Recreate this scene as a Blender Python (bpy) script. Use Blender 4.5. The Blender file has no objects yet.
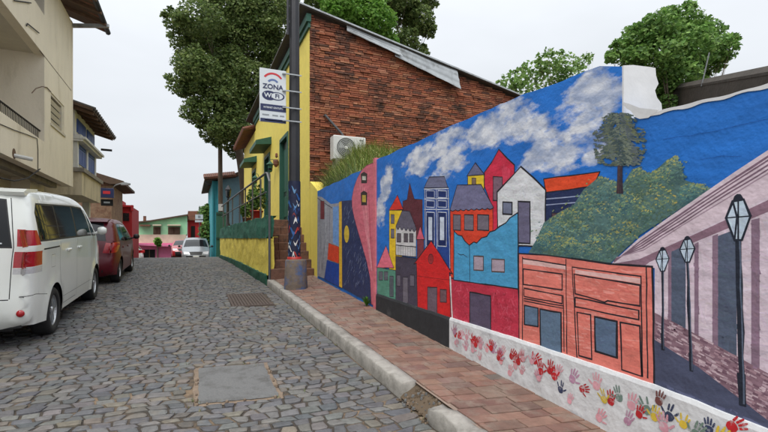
import bpy, bmesh, math, random
from mathutils import Vector, Matrix, noise
from mathutils.geometry import delaunay_2d_cdt
R = random.Random(7)
scene = bpy.context.scene
# ---------------------------------------------------------------- camera
F, HZ, EYE = 450.0, 243.0, 1.55          # focal length in photo pixels, horizon row, eye height
TH = math.atan(194.0 / F)
CT, ST = math.cos(TH), math.sin(TH)
cd = bpy.data.cameras.new('camera'); cam = bpy.data.objects.new('camera', cd)
scene.collection.objects.link(cam); scene.camera = cam
cam.location = (0, 0, EYE); cam.rotation_euler = (math.radians(90), 0, -TH)
cd.sensor_width = 36; cd.lens = 36 * F / 768.0
cd.shift_y = (HZ - 216) / 768.0
cd.clip_start = 0.05; cd.clip_end = 2000
# ---------------------------------------------------------------- sky and sun (overcast)
SUN_EL, SUN_AZ = math.radians(56), math.radians(218)
w = bpy.data.worlds.new('World'); scene.world = w; w.use_nodes = True
nt = w.node_tree; nt.nodes.clear()
out = nt.nodes.new('ShaderNodeOutputWorld'); bg = nt.nodes.new('ShaderNodeBackground')
sky = nt.nodes.new('ShaderNodeTexSky'); sky.sky_type = 'NISHITA'; sky.sun_disc = False
sky.sun_elevation = SUN_EL; sky.sun_rotation = SUN_AZ; sky.dust_density = 4
tc = nt.nodes.new('ShaderNodeTexCoord'); sep = nt.nodes.new('ShaderNodeSeparateXYZ')
nt.links.new(tc.outputs['Generated'], sep.inputs[0])
clampz = nt.nodes.new('ShaderNodeMath'); clampz.operation = 'MAXIMUM'; nt.links.new(sep.outputs['Z'], clampz.inputs[0]); clampz.inputs[1].default_value = 0
pw = nt.nodes.new('ShaderNodeMath'); pw.operation = 'POWER'; nt.links.new(clampz.outputs[0], pw.inputs[0]); pw.inputs[1].default_value = 2.6
ramp = nt.nodes.new('ShaderNodeMapRange'); ramp.inputs[1].default_value = 0; ramp.inputs[2].default_value = 1
ramp.inputs[3].default_value = 5.4; ramp.inputs[4].default_value = 16.5   # cloud deck brighter towards the zenith
nt.links.new(pw.outputs[0], ramp.inputs[0])
ns = nt.nodes.new('ShaderNodeTexNoise'); ns.inputs['Scale'].default_value = 2.2; ns.inputs['Detail'].default_value = 5
mp = nt.nodes.new('ShaderNodeMapping'); mp.inputs['Scale'].default_value = (1, 1, 3)
nt.links.new(tc.outputs['Generated'], mp.inputs[0]); nt.links.new(mp.outputs[0], ns.inputs['Vector'])
nr = nt.nodes.new('ShaderNodeMapRange'); nr.inputs[1].default_value = .3; nr.inputs[2].default_value = .7
nr.inputs[3].default_value = .94; nr.inputs[4].default_value = 1.06
nt.links.new(ns.outputs['Fac'], nr.inputs[0])
mul = nt.nodes.new('ShaderNodeMath'); mul.operation = 'MULTIPLY'
nt.links.new(ramp.outputs[0], mul.inputs[0]); nt.links.new(nr.outputs[0], mul.inputs[1])
cloud = nt.nodes.new('ShaderNodeVectorMath'); cloud.operation = 'SCALE'
cloud.inputs[0].default_value = (.945, .985, 1.035)
nt.links.new(mul.outputs[0], cloud.inputs['Scale'])
mix = nt.nodes.new('ShaderNodeMix'); mix.data_type = 'RGBA'; mix.inputs['Factor'].default_value = .93
nt.links.new(sky.outputs[0], mix.inputs['A']); nt.links.new(cloud.outputs[0], mix.inputs['B'])
nt.links.new(mix.outputs['Result'], bg.inputs[0]); bg.inputs[1].default_value = 0.11
nt.links.new(bg.outputs[0], out.inputs[0])
sd = bpy.data.lights.new('sun', 'SUN'); sd.energy = 1.5; sd.angle = math.radians(35); sd.color = (1, .965, .91)
sun = bpy.data.objects.new('sun', sd); scene.collection.objects.link(sun)
sun.rotation_euler = (math.radians(90) - SUN_EL, 0, math.radians(180) - SUN_AZ + math.radians(0))
scene.view_settings.view_transform = 'Standard'; scene.view_settings.look = 'None'
scene.view_settings.gamma = 1; scene.view_settings.exposure = 0.52
# ---------------------------------------------------------------- picture geometry -> world
def ratio(px): return math.tan(math.atan((px - 384) / F) + TH)
def depth(x, y): return y * CT + x * ST
def on_x(px, py, X):                      # point on a wall parallel to the street
    y = X / ratio(px); return Vector((X, y, EYE + (HZ - py) / F * depth(X, y)))
def on_y(px, py, Y):                      # point on a wall across the street
    X = ratio(px) * Y; return Vector((X, Y, EYE + (HZ - py) / F * depth(X, Y)))
def G(y):                                 # height of the street
    if y < 15: return .047 * y
    if y < 30: d = y - 15; return .705 + .047 * d - .003565 * d * d
    return .608 - .06 * (min(y, 60) - 30)
def on_g(px, py, dz=0):
    lo, hi = .5, 40
    t = ratio(px)
    for _ in range(60):
        m = (lo + hi) / 2
        yy = HZ - (G(m) + dz - EYE) / depth(t * m, m) * F
        if yy > py: lo = m
        else: hi = m
    return Vector((t * lo, lo, G(lo) + dz))
KX0, KX1, WX = 1.72, 1.87, 2.80
def SW(x, y):                             # height of the pavement
    t = (x - KX1) / (WX - KX1)
    return (1 - t) * (G(y) + .14) + t * (.034 + .064 * y)
def srgb(r, g, b):
    def f(c):
        c /= 255.0
        return c / 12.92 if c <= .04045 else ((c + .055) / 1.055) ** 2.4
    return (f(r), f(g), f(b))
# ---------------------------------------------------------------- materials
MATS = {}
def mat(name, col, rough=.7, var=.18, scale=6, bump=.15, bscale=40, metal=0, attr=False, col2=None, c2scale=2.5, c2thr=.55,
        stretch=None, spec=.5, emit=0, coat=0, trans=0, bdist=.01):
    if name in MATS: return MATS[name]
    m = bpy.data.materials.new(name); m.use_nodes = True; MATS[name] = m
    t = m.node_tree; b = t.nodes['Principled BSDF']; L = t.links
    co = t.nodes.new('ShaderNodeTexCoord')
    src = co.outputs['Object']
    gm = t.nodes.new('ShaderNodeNewGeometry'); src = gm.outputs['Position']
    if stretch:
        mp = t.nodes.new('ShaderNodeMapping'); mp.inputs['Scale'].default_value = stretch
        L.new(src, mp.inputs[0]); s2 = mp.outputs[0]
    else: s2 = src
    n = t.nodes.new('ShaderNodeTexNoise'); n.inputs['Scale'].default_value = scale; n.inputs['Detail'].default_value = 6
    n.inputs['Roughness'].default_value = .65
    L.new(s2, n.inputs['Vector'])
    mr = t.nodes.new('ShaderNodeMapRange'); mr.inputs[1].default_value = .25; mr.inputs[2].default_value = .75
    mr.inputs[3].default_value = 1 - var; mr.inputs[4].default_value = 1 + var
    L.new(n.outputs['Fac'], mr.inputs[0])
    if attr:
        a = t.nodes.new('ShaderNodeAttribute'); a.attribute_name = 'Col'; base = a.outputs['Color']
    else:
        a = t.nodes.new('ShaderNodeRGB'); a.outputs[0].default_value = (*col, 1); base = a.outputs[0]
    if col2:
        n2 = t.nodes.new('ShaderNodeTexNoise'); n2.inputs['Scale'].default_value = c2scale; n2.inputs['Detail'].default_value = 8
        n2.inputs['Roughness'].default_value = .7; L.new(s2, n2.inputs['Vector'])
        m2 = t.nodes.new('ShaderNodeMapRange'); m2.inputs[1].default_value = c2thr - .06; m2.inputs[2].default_value = c2thr + .1
        L.new(n2.outputs['Fac'], m2.inputs[0])
        mx = t.nodes.new('ShaderNodeMix'); mx.data_type = 'RGBA'
        L.new(m2.outputs[0], mx.inputs['Factor']); L.new(base, mx.inputs['A']); mx.inputs['B'].default_value = (*col2, 1)
        base = mx.outputs['Result']
    vm = t.nodes.new('ShaderNodeVectorMath'); vm.operation = 'SCALE'
    L.new(base, vm.inputs[0]); L.new(mr.outputs[0], vm.inputs['Scale'])
    L.new(vm.outputs[0], b.inputs['Base Color'])
    b.inputs['Roughness'].default_value = rough; b.inputs['Metallic'].default_value = metal
    b.inputs['Specular IOR Level'].default_value = spec
    if coat: b.inputs['Coat Weight'].default_value = coat; b.inputs['Coat Roughness'].default_value = .04
    if trans: b.inputs['Subsurface Weight'].default_value = 0
    if emit:
        L.new(vm.outputs[0], b.inputs['Emission Color']); b.inputs['Emission Strength'].default_value = emit
    if bump:
        nb = t.nodes.new('ShaderNodeTexNoise'); nb.inputs['Scale'].default_value = bscale; nb.inputs['Detail'].default_value = 5
        L.new(src, nb.inputs['Vector'])
        bp = t.nodes.new('ShaderNodeBump'); bp.inputs['Strength'].default_value = bump; bp.inputs['Distance'].default_value = bdist
        L.new(nb.outputs['Fac'], bp.inputs['Height']); L.new(bp.outputs[0], b.inputs['Normal'])
    return m
# ---------------------------------------------------------------- mesh building
COL = scene.collection
def tag(o, label=None, cat=None, group=None, kind=None):
    if label: o['label'] = label
    if cat: o['category'] = cat
    if group: o['group'] = group
    if kind: o['kind'] = kind
    return o
def thing(name, label, cat, loc=(0, 0, 0), rot=(0, 0, 0), group=None):
    o = bpy.data.objects.new(name, None); COL.objects.link(o); o.empty_display_size = .1
    o.location = loc; o.rotation_euler = rot
    return tag(o, label, cat, group)
def wloc(o):
    v = Vector((0, 0, 0))
    while o is not None: v += Vector(o.location); o = o.parent
    return v
class MB:
    def __init__(s, local=False): s.v = []; s.f = []; s.c = []; s.local = local; s.mi = []
    def add(s, vs, fs, col=None):
        n = len(s.v); s.v += [tuple(p) for p in vs]
        for f in fs: s.f.append([i + n for i in f]); s.c.append(col)
        return s
    def poly(s, vs, col=None): return s.add(vs, [list(range(len(vs)))], col)
    def box(s, x0, x1, y0, y1, z0, z1, col=None):
        vs = [(x, y, z) for z in (z0, z1) for y in (y0, y1) for x in (x0, x1)]
        return s.add(vs, [(0, 2, 3, 1), (4, 5, 7, 6), (0, 1, 5, 4), (2, 6, 7, 3), (0, 4, 6, 2), (1, 3, 7, 5)], col)
    def cbox(s, x0, x1, y0, y1, z0, z1, b=.01, col=None):        # box with chamfered edges
        vs = []; fs = []
        import itertools
        idx = {}
        for sx, sy, sz in itertools.product((0, 1), repeat=3):
            X = (x0, x1)[sx]; Y = (y0, y1)[sy]; Z = (z0, z1)[sz]
            dx = b if sx == 0 else -b; dy = b if sy == 0 else -b; dz = b if sz == 0 else -b
            for k, p in enumerate(((X, Y + dy, Z + dz), (X + dx, Y, Z + dz), (X + dx, Y + dy, Z))):
                idx[(sx, sy, sz, k)] = len(vs); vs.append(p)
        q = [(0, 0), (1, 0), (1, 1), (0, 1)]
        for a in (0, 1):
            fs.append([idx[(a, u, v, 0)] for u, v in (q if a else q[::-1])])
            fs.append([idx[(u, a, v, 1)] for u, v in (q if not a else q[::-1])])
            fs.append([idx[(u, v, a, 2)] for u, v in (q if a else q[::-1])])
        for u in (0, 1):
            for v in (0, 1):
                fs.append([idx[(u, v, 0, 0)], idx[(u, v, 1, 0)], idx[(u, v, 1, 1)], idx[(u, v, 0, 1)]])
                fs.append([idx[(u, 0, v, 0)], idx[(u, 1, v, 0)], idx[(u, 1, v, 2)], idx[(u, 0, v, 2)]])
                fs.append([idx[(0, u, v, 1)], idx[(1, u, v, 1)], idx[(1, u, v, 2)], idx[(0, u, v, 2)]])
                for z in (0, 1): fs.append([idx[(u, v, z, 0)], idx[(u, v, z, 1)], idx[(u, v, z, 2)]])
        return s.add(vs, fs, col)
    def prism(s, base, ext, col=None):                             # polygon pushed along a vector
        n = len(base); e = Vector(ext); base = [Vector(p) for p in base]
        vs = base + [p + e for p in base]
        fs = [list(range(n))[::-1], list(range(n, 2 * n))] + [(i, (i + 1) % n, (i + 1) % n + n, i + n) for i in range(n)]
        return s.add(vs, fs, col)
    def tube(s, pts, rad, n=8, col=None, cap=True):
        pts = [Vector(p) for p in pts]
        if not isinstance(rad, (list, tuple)): rad = [rad] * len(pts)
        vs = []; fs = []
        up = Vector((0, 0, 1)); a = None
        for i, p in enumerate(pts):
            d = (pts[min(i + 1, len(pts) - 1)] - pts[max(i - 1, 0)]).normalized()
            if a is None: a = d.cross(up if abs(d.z) < .9 else Vector((1, 0, 0))).normalized()
            a = (a - d * a.dot(d)).normalized(); b = d.cross(a)
            for k in range(n):
                t = 2 * math.pi * k / n
                vs.append(p + (a * math.cos(t) + b * math.sin(t)) * rad[i])
        for i in range(len(pts) - 1):
            for k in range(n):
                fs.append((i * n + k, i * n + (k + 1) % n, (i + 1) * n + (k + 1) % n, (i + 1) * n + k))
        if cap: fs.append(list(range(n))[::-1]); fs.append([(len(pts) - 1) * n + k for k in range(n)])
        return s.add(vs, fs, col)
    def lathe(s, prof, c, axis='z', n=24, col=None):               # prof: (radius, height)
        vs = []; fs = []; c = Vector(c)
        for r, h in prof:
            for k in range(n):
                t = 2 * math.pi * k / n; a, b = r * math.cos(t), r * math.sin(t)
                vs.append(c + (Vector((a, b, h)) if axis == 'z' else Vector((h, a, b)) if axis == 'x' else Vector((a, h, b))))
        for i in range(len(prof) - 1):
            for k in range(n):
                fs.append((i * n + k, i * n + (k + 1) % n, (i + 1) * n + (k + 1) % n, (i + 1) * n + k))
        return s.add(vs, fs, col)
    def build(s, name, m, parent=None, smooth=False, kind=None):
        off = wloc(parent) if (parent is not None and not s.local) else Vector((0, 0, 0))
        me = bpy.data.meshes.new(name)
        me.from_pydata([(x - off.x, y - off.y, z - off.z) for x, y, z in s.v], [], s.f)
        if any(c is not None for c in s.c):
            at = me.color_attributes.new('Col', 'FLOAT_COLOR', 'CORNER'); k = 0
            buf = []
            for p, c in zip(s.f, s.c):
                cc = (*(c or (1, 1, 1)), 1)
                for _ in p: buf += cc
            at.data.foreach_set('color', buf)
        bm = bmesh.new(); bm.from_mesh(me)
        if getattr(s, 'weld', 0): bmesh.ops.remove_doubles(bm, verts=bm.verts, dist=s.weld)
        if not getattr(s, 'keep', False): bmesh.ops.recalc_face_normals(bm, faces=bm.faces)
        bm.to_mesh(me); bm.free()
        if smooth: me.polygons.foreach_set('use_smooth', [True] * len(me.polygons))
        me.materials.append(MATS[m] if isinstance(m, str) else m)
        o = bpy.data.objects.new(name, me); COL.objects.link(o)
        if parent is not None: o.parent = parent
        if kind: o['kind'] = kind
        return o
def part(name, m, parent, fn, smooth=False, local=False, kind=None):
    b = MB(local); fn(b); return b.build(name, m, parent, smooth, kind)
def text_mesh(name, s, size, m, parent, loc, rot, col=None, extrude=.001, align='CENTER', sx=1, bold=0):
    cu = bpy.data.curves.new(name, 'FONT'); cu.body = s; cu.size = size; cu.extrude = extrude
    cu.align_x = align; cu.align_y = 'CENTER'; cu.offset = bold
    o = bpy.data.objects.new(name, cu); COL.objects.link(o)
    dg = bpy.context.evaluated_depsgraph_get(); me = bpy.data.meshes.new_from_object(o.evaluated_get(dg))
    bpy.data.objects.remove(o); me.name = name
    me.materials.clear(); me.materials.append(MATS[m])
    q = bpy.data.objects.new(name, me); COL.objects.link(q)
    q.parent = parent; q.location = Vector(loc) - wloc(parent); q.rotation_euler = rot; q.scale = (sx, 1, 1)
    return q
def jit(c, a=.12):
    k = 1 + R.uniform(-a, a); return tuple(max(0, x * k * (1 + R.uniform(-.04, .04))) for x in c)
# ================================================================ MATERIALS (shared)
mat('cobble', None, .62, .3, 16, .6, 48, attr=True, spec=.4, col2=srgb(112, 102, 90), c2scale=1.6, c2thr=.64)
mat('joint_sand', srgb(62, 55, 48), .95, .3, 9, .6, 60, col2=srgb(116, 98, 78), c2scale=2.2, c2thr=.54)
mat('tile', None, .8, .25, 9, .45, 40, attr=True, col2=srgb(128, 113, 101), c2scale=3.5, c2thr=.54)
mat('tile_joint', srgb(138, 120, 108), .95, .25, 12, .4, 60)
mat('kerb', srgb(152, 148, 141), .85, .25, 6, .5, 30, col2=srgb(124, 120, 113), c2scale=4, c2thr=.53)
mat('slab', srgb(104, 104, 103), .9, .2, 60, .5, 140, col2=srgb(86, 85, 83), c2scale=5)
mat('mortar', srgb(122, 106, 90), .95, .25, 14, .6, 50)
mat('rust_iron', srgb(86, 74, 68), .8, .3, 20, .3, 60, metal=.2)
mat('soil', srgb(92, 78, 62), .95, .25, 4, .6, 20)
mat('leaf', None, .55, .2, 8, 0, attr=True, spec=.3)
def translucent(m, k):
    t = m.node_tree; L = t.links; b = t.nodes['Principled BSDF']; o = t.nodes['Material Output']
    tr = t.nodes.new('ShaderNodeBsdfTranslucent'); L.new(b.inputs['Base Color'].links[0].from_socket, tr.inputs['Color'])
    mx = t.nodes.new('ShaderNodeMixShader'); mx.inputs[0].default_value = k
    L.new(b.outputs[0], mx.inputs[1]); L.new(tr.outputs[0], mx.inputs[2]); L.new(mx.outputs[0], o.inputs['Surface'])
translucent(MATS['leaf'], .38)
mat('grass', None, .6, .15, 5, 0, attr=True, spec=.3)
mat('bark', srgb(88, 76, 64), .9, .3, 12, .8, 25, stretch=(1, 1, .25))
# ================================================================ ROAD of cobbles
def road_sheet(b, x0, x1, y0, y1, n, dz, col=None):
    ys = [y0 + (y1 - y0) * i / n for i in range(n + 1)]
    vs = [(x, y, G(y) + dz) for y in ys for x in (x0, x1)]
    b.add(vs, [(2 * i, 2 * i + 1, 2 * i + 3, 2 * i + 2) for i in range(n)], col)
b = MB(); road_sheet(b, -4.7, KX0 + .05, -6, 75, 120, -.015)
road = tag(b.build('road', 'joint_sand'), 'grey cobbled street rising to a crest between the mural and parked cars', 'road', kind='structure')
# wide ground below everything, to the horizon
b = MB()
ys = [-40, -6] + [i * 3 for i in range(0, 26)] + [120, 300, 900]
xs = [-700, -200, -60, -20, -4.6]
vs = [(x, y, G(max(y, -6)) - .12 - max(0, y - 60) * .015) for y in ys for x in xs]
m_ = len(xs)
b.add(vs, [(r * m_ + c, r * m_ + c + 1, (r + 1) * m_ + c + 1, (r + 1) * m_ + c) for r in range(len(ys) - 1) for c in range(m_ - 1)])
xs = [KX0, 6, 20, 60, 200, 700]
vs = [(x, y, G(max(y, -6)) - .12 - max(0, y - 60) * .015) for y in ys for x in xs]
m_ = len(xs)
b.add(vs, [(r * m_ + c, r * m_ + c + 1, (r + 1) * m_ + c + 1, (r + 1) * m_ + c) for r in range(len(ys) - 1) for c in range(m_ - 1)])
tag(b.build('ground', 'soil'), 'bare earth ground around and behind the houses', 'ground', kind='structure')
# slab and grate corners on the ground
slab_px = [(199.5, 368), (263, 363), (278.5, 396), (198.5, 403.5)]
slab_c = [on_g(*p) for p in slab_px]
sx0, sx1 = min(slab_c[0].x, slab_c[3].x), max(slab_c[1].x, slab_c[2].x)
grate_px = [(229, 294.5), (265, 293.5), (274, 305.5), (232, 306.5)]
gc = [on_g(*p) for p in grate_px]
def quad_grow(q, d):
    c = sum(q, Vector()) / 4
    return [Vector((p.x + math.copysign(d, p.x - c.x), p.y + math.copysign(d, p.y - c.y))) for p in q]
holes = [quad_grow(slab_c, .035), quad_grow(gc, .01)]
def clip(poly, p, n):                     # keep the side where (q-p).n <= 0
    o = []
    for i in range(len(poly)):
        a, c = poly[i], poly[(i + 1) % len(poly)]
        da, dc = (a - p).dot(n), (c - p).dot(n)
        if da <= 0: o.append(a)
        if (da < 0 < dc) or (dc < 0 < da): o.append(a + (c - a) * (da / (da - dc)))
    return o
def area(p): return .5 * abs(sum(p[i].x * p[(i + 1) % len(p)].y - p[(i + 1) % len(p)].x * p[i].y for i in range(len(p))))
RX0, RX1 = -4.6, KX0
stones = []
rowy = [1.6]
while rowy[-1] < 31: rowy.append(rowy[-1] + R.uniform(.092, .122))
def yb(r, x): return rowy[r] + .035 * noise.noise(Vector((x * 1.7, rowy[r] * 1.3, r * .37))) + .10 * noise.noise(Vector((x * .5, rowy[r] * .25, 7)))
for r in range(len(rowy) - 1):
    x = RX0 - R.uniform(0, .2); sl = R.uniform(-.02, .02)
    while x < RX1 - .03:
        wd = R.choice((.11, .13, .145, .16, .18)) * R.uniform(.88, 1.12); x1 = x + wd; s2 = R.uniform(-.026, .026)
        if RX1 - x1 < .09: x1 = RX1 - .012; s2 = 0
        if x > -3.55 or rowy[r] > 16:
            dj = lambda: R.uniform(-.012, .012)
            c4 = [Vector((x - sl, yb(r, x) + dj() * .4)), Vector((x1 - s2, yb(r, x1) + dj() * .4)), Vector((x1 + s2, yb(r + 1, x1) + dj() * .4)), Vector((x + sl, yb(r + 1, x) + dj() * .4))]
            poly = []
            for i in range(4):
                if R.random() < .5:
                    u, v_ = R.uniform(.08, .28), R.uniform(.08, .3)
                    poly += [c4[i].lerp(c4[i - 1], u), c4[i].lerp(c4[(i + 1) % 4], v_)]
                else: poly.append(c4[i])
            p = sum(c4, Vector((0, 0))) / 4; bad = False
            for h in holes:
                c = sum(h, Vector((0, 0))) / 4
                if (p - c).length > 1.6: continue
                best = None
                for i in range(4):
                    e0, e1 = h[i], h[(i + 1) % 4]; n = Vector((e1.y - e0.y, -(e1.x - e0.x))).normalized()
                    if (c - e0).dot(n) > 0: n = -n
                    dd = (p - e0).dot(n)
                    if best is None or dd > best[0]: best = (dd, e0, n)
                if best[0] < 0: bad = True
                else: poly = clip(poly, best[1], -best[2])
                if len(poly) < 3: bad = True
                if bad: break
            if not bad and area(poly) > .003: stones.append((p, poly))
        x, sl = x1, s2
def stone(b, p, poly, base):
    gap = R.uniform(.003, .010); c = sum(poly, Vector((0, 0))) / len(poly)
    dz = R.uniform(-.006, .005); tx, ty = R.uniform(-.04, .04), R.uniform(-.05, .05)
    n = len(poly); rad = max((q - c).length for q in poly)
    def ring(ins, z):
        o = []
        for q in poly:
            d = q - c; l = d.length; s_ = max(.25, 1 - ins / max(l * .72, .02))
            v = c + d * s_
            o.append((v.x, v.y, G(v.y) + z + dz + tx * (v.x - c.x) + ty * (v.y - c.y)))
        return o
    a0, a1, a2 = ring(gap, -.035), ring(gap + .002, -.006), ring(gap + .013, .0)
    vs = a0 + a1 + a2
    fs = [list(range(2 * n, 3 * n))]
    for k in (0, 1):
        fs += [(k * n + i, k * n + (i + 1) % n, (k + 1) * n + (i + 1) % n, (k + 1) * n + i) for i in range(n)]
    b.add(vs, fs, jit(base, .15))
STONE = [srgb(97, 96, 95), srgb(90, 90, 91), srgb(103, 101, 98), srgb(82, 83, 85), srgb(108, 101, 92), srgb(97, 92, 86)]
def cam_vis(p):
    zc = depth(p.x, p.y)
    if zc < .5: return False
    px = 384 + F * (p.x * CT - p.y * ST) / zc; py = HZ + F * (EYE - G(p.y)) / zc
    return -15 < px < 783 and py < 445
vis = [s_ for s_ in stones if cam_vis(s_[0]) and not (s_[0].x < -1.9 and 6.9 < s_[0].y < 11)]
vis.sort(key=lambda s_: depth(s_[0].x, s_[0].y) - .0)
near = set(id(s_) for s_ in vis[:300])
allb = MB()
for s_ in stones:
    base = R.choices(STONE, (5, 5, 3, 3, 1.5, 2))[0]
    if id(s_) in near:
        b = MB(); stone(b, *s_, base); b.build('cobblestone', 'cobble', road)
    else: stone(allb, *s_, base)
allb.build('cobblestones', 'cobble', road, kind='stuff')
# concrete access slab
t = thing('access_cover', 'worn concrete access slab set in the cobbles with crumbling mortar rim', 'cover slab', sum(slab_c, Vector()) / 4)
def rough_slab(b, q, top, jt, dz0):
    n = 14; vs = []
    for i in range(n + 1):
        for j in range(n + 1):
            u, v = i / n, j / n
            e = min(u, 1 - u, v, 1 - v)
            p = q[0] * (1 - u) * (1 - v) + q[1] * u * (1 - v) + q[2] * u * v + q[3] * (1 - u) * v
            if e == 0: p = p + Vector((R.uniform(-jt, jt), R.uniform(-jt, jt), 0))
            z = G(p.y) + top - (.006 if e == 0 else 0) + .003 * noise.noise(Vector((p.x * 5, p.y * 5, 2)))
            vs.append((p.x, p.y, z))
    b.add(vs, [(i * (n + 1) + j, (i + 1) * (n + 1) + j, (i + 1) * (n + 1) + j + 1, i * (n + 1) + j + 1) for i in range(n) for j in range(n)])
def grow3(q, d):
    return [Vector((a.x, a.y, 0)) for a in quad_grow(q, d)]
b = MB(); rough_slab(b, grow3(slab_c, .045), -.005, .012, 0); b.build('mortar_rim', 'mortar', t)
b = MB(); rough_slab(b, grow3(slab_c, -.005), .004, .008, 0); b.build('slab', 'slab', t)
for k in range(26):                        # rubble along the rim
    e = R.randrange(4); u = R.random(); q = grow3(slab_c, .02); p = q[e].lerp(q[(e + 1) % 4], u)
    r = R.uniform(.008, .022); z = G(p.y)
    part('rubble', 'mortar', t, lambda b: b.lathe([(0, -r), (r, -r * .5), (r * .8, r * .5), (0, r * .7)], (p.x, p.y, z + .004), n=5))
# drain grate
t = thing('drain_grate', 'rusty slotted iron drain grate beside the kerb', 'drain grate', sum(gc, Vector()) / 4)
gx0, gx1 = gc[3].x, gc[2].x; gy0, gy1 = gc[3].y, gc[0].y
mat('black_void', (.006, .006, .006), .9, .1, 5, 0)
part('pit', 'black_void', t, lambda b: b.poly([(gx0, gy0, G(gy0) - .02), (gx1, gy0, G(gy0) - .02), (gx1, gy1, G(gy1) - .02), (gx0, gy1, G(gy1) - .02)]))
nb = 13
for i in range(nb):
    x = gx0 + (gx1 - gx0) * (i + .5) / nb
    def bar(b):
        vs = []
        for yy in (gy0, gy1):
            for dx, dz in ((-.022, -.015), (.022, -.015), (.022, .004), (-.022, .004)): vs.append((x + dx, yy, G(yy) + dz))
        b.add(vs, [(0, 1, 2, 3), (7, 6, 5, 4), (0, 4, 5, 1), (1, 5, 6, 2), (2, 6, 7, 3), (3, 7, 4, 0)])
    part('bar', 'rust_iron', t, bar)
for yy in (gy0, gy1):
    part('frame', 'rust_iron', t, lambda b: b.cbox(gx0 - .03, gx1 + .03, yy - .02, yy + .02, G(yy) - .03, G(yy) + .006, .004))
# ================================================================ KERB
kerb_root = tag(part('kerb', 'soil', None, lambda b: b.add(
    [(x, y, G(y) + (.0 if x < KX0 + .05 else .118)) for y in (1.0, 11.3) for x in (KX0 + .01, KX1 + .02)], [(0, 1, 3, 2)])), 'worn pale concrete kerb along the brick pavement', 'kerb', kind='structure')
def kerb_piece(y0, y1, top=.14, rough=.003, endj=.01):
    b = MB(); n = max(3, int((y1 - y0) / .05)); vs = []
    prof = [(KX0, -.06), (KX0 + .003, .06), (KX0 + .008, .125), (KX0 + .02, .139), (KX0 + .1, .142), (KX1 + .005, .14), (KX1 + .005, -.06)]
    for i in range(n + 1):
        y = y0 + (y1 - y0) * i / n
        for j, (x, z) in enumerate(prof):
            h = z if z < 0 else z * top / .14
            a = noise.noise(Vector((x * 9, y * 7, z * 9))) * rough * 2
            yy = y + (R.uniform(-endj, endj) if i in (0, n) else 0)
            vs.append((x + a, yy, G(y) + h + a))
    m = len(prof)
    fs = [(i * m + j, (i + 1) * m + j, (i + 1) * m + j + 1, i * m + j + 1) for i in range(n) for j in range(m - 1)]
    fs += [list(range(m)), [n * m + j for j in range(m)][::-1]]
    b.add(vs, fs); return b.build('kerb_stone', 'kerb', kerb_root, True)
yy = 3.62
for ln in (2.3, 1.9, 1.75, 1.72):
    kerb_piece(yy + .003, yy + ln - .003, endj=.004 if yy > 3.7 else .03); yy += ln
kerb_piece(2.2, 3.1, .125, .014, .06); kerb_piece(1.1, 2.17, .13, .01)
for k in range(90):                        # rubble in the broken stretch
    x, y = R.uniform(KX0 - .05, KX1), R.uniform(3.08, 3.6); r = R.uniform(.005, .02)
    part('rubble', R.choice(['mortar', 'soil', 'soil', 'slab']), kerb_root, lambda b: b.lathe([(0, -r), (r, -r * .6), (r * .75, r * .4), (0, r * .6)], (x, y, G(y) + .006 + .118 * max(0, x - KX0 - .01) / .16), n=R.choice((4, 5, 6))))
# ================================================================ PAVEMENT of reddish tiles
b = MB(); ysl = [0.6 + .4 * i for i in range(28)]
b.add([(x, y, SW(x, y) - .012) for y in ysl for x in (KX1 - .01, WX + .08)], [(2 * i, 2 * i + 1, 2 * i + 3, 2 * i + 2) for i in range(len(ysl) - 1)])
pave = tag(b.build('pavement', 'tile_joint'), 'narrow pavement of reddish stone tiles below the mural', 'pavement', kind='structure')
TILE = [srgb(122, 91, 79), srgb(114, 85, 75), srgb(129, 98, 84), srgb(107, 83, 74), srgb(118, 95, 84), srgb(97, 88, 81)]
y = .7
while y < 11.1:
    h = R.uniform(.125, .16); x = KX1 + .008 - R.uniform(0, .2); first = True
    while x < WX - .01:
        wd = R.uniform(.2, .32); x0, x1 = max(x, KX1 + .008), min(x + wd, WX + .01)
        if x1 - x0 > .05:
            dz = R.uniform(-.003, .004); g = .0045
            q = [(x0 + g, y + g), (x1 - g, y + g), (x1 - g, y + h - g), (x0 + g, y + h - g)]
            q = [(a + R.uniform(-.004, .004), c + R.uniform(-.004, .004)) for a, c in q]
            cxm, cym = (x0 + x1) / 2, y + h / 2
            lo = [(a, c, SW(a, c) - .03) for a, c in q]; md = [(a, c, SW(a, c) - .004 + dz) for a, c in q]
            hi = [(cxm + (a - cxm) * .97, cym + (c - cym) * .955, SW(a, c) + dz) for a, c in q]
            b = MB(); col = jit(R.choices(TILE, (5, 4, 4, 3, 2, .6))[0], .07)
            b.add(lo + md + hi, [(8, 9, 10, 11)] + [(k * 4 + i, k * 4 + (i + 1) % 4, k * 4 + 4 + (i + 1) % 4, k * 4 + 4 + i) for k in (0, 1) for i in range(4)], col)
            b.build('paving_tile', 'tile', pave)
        x += wd
    y += h
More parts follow.
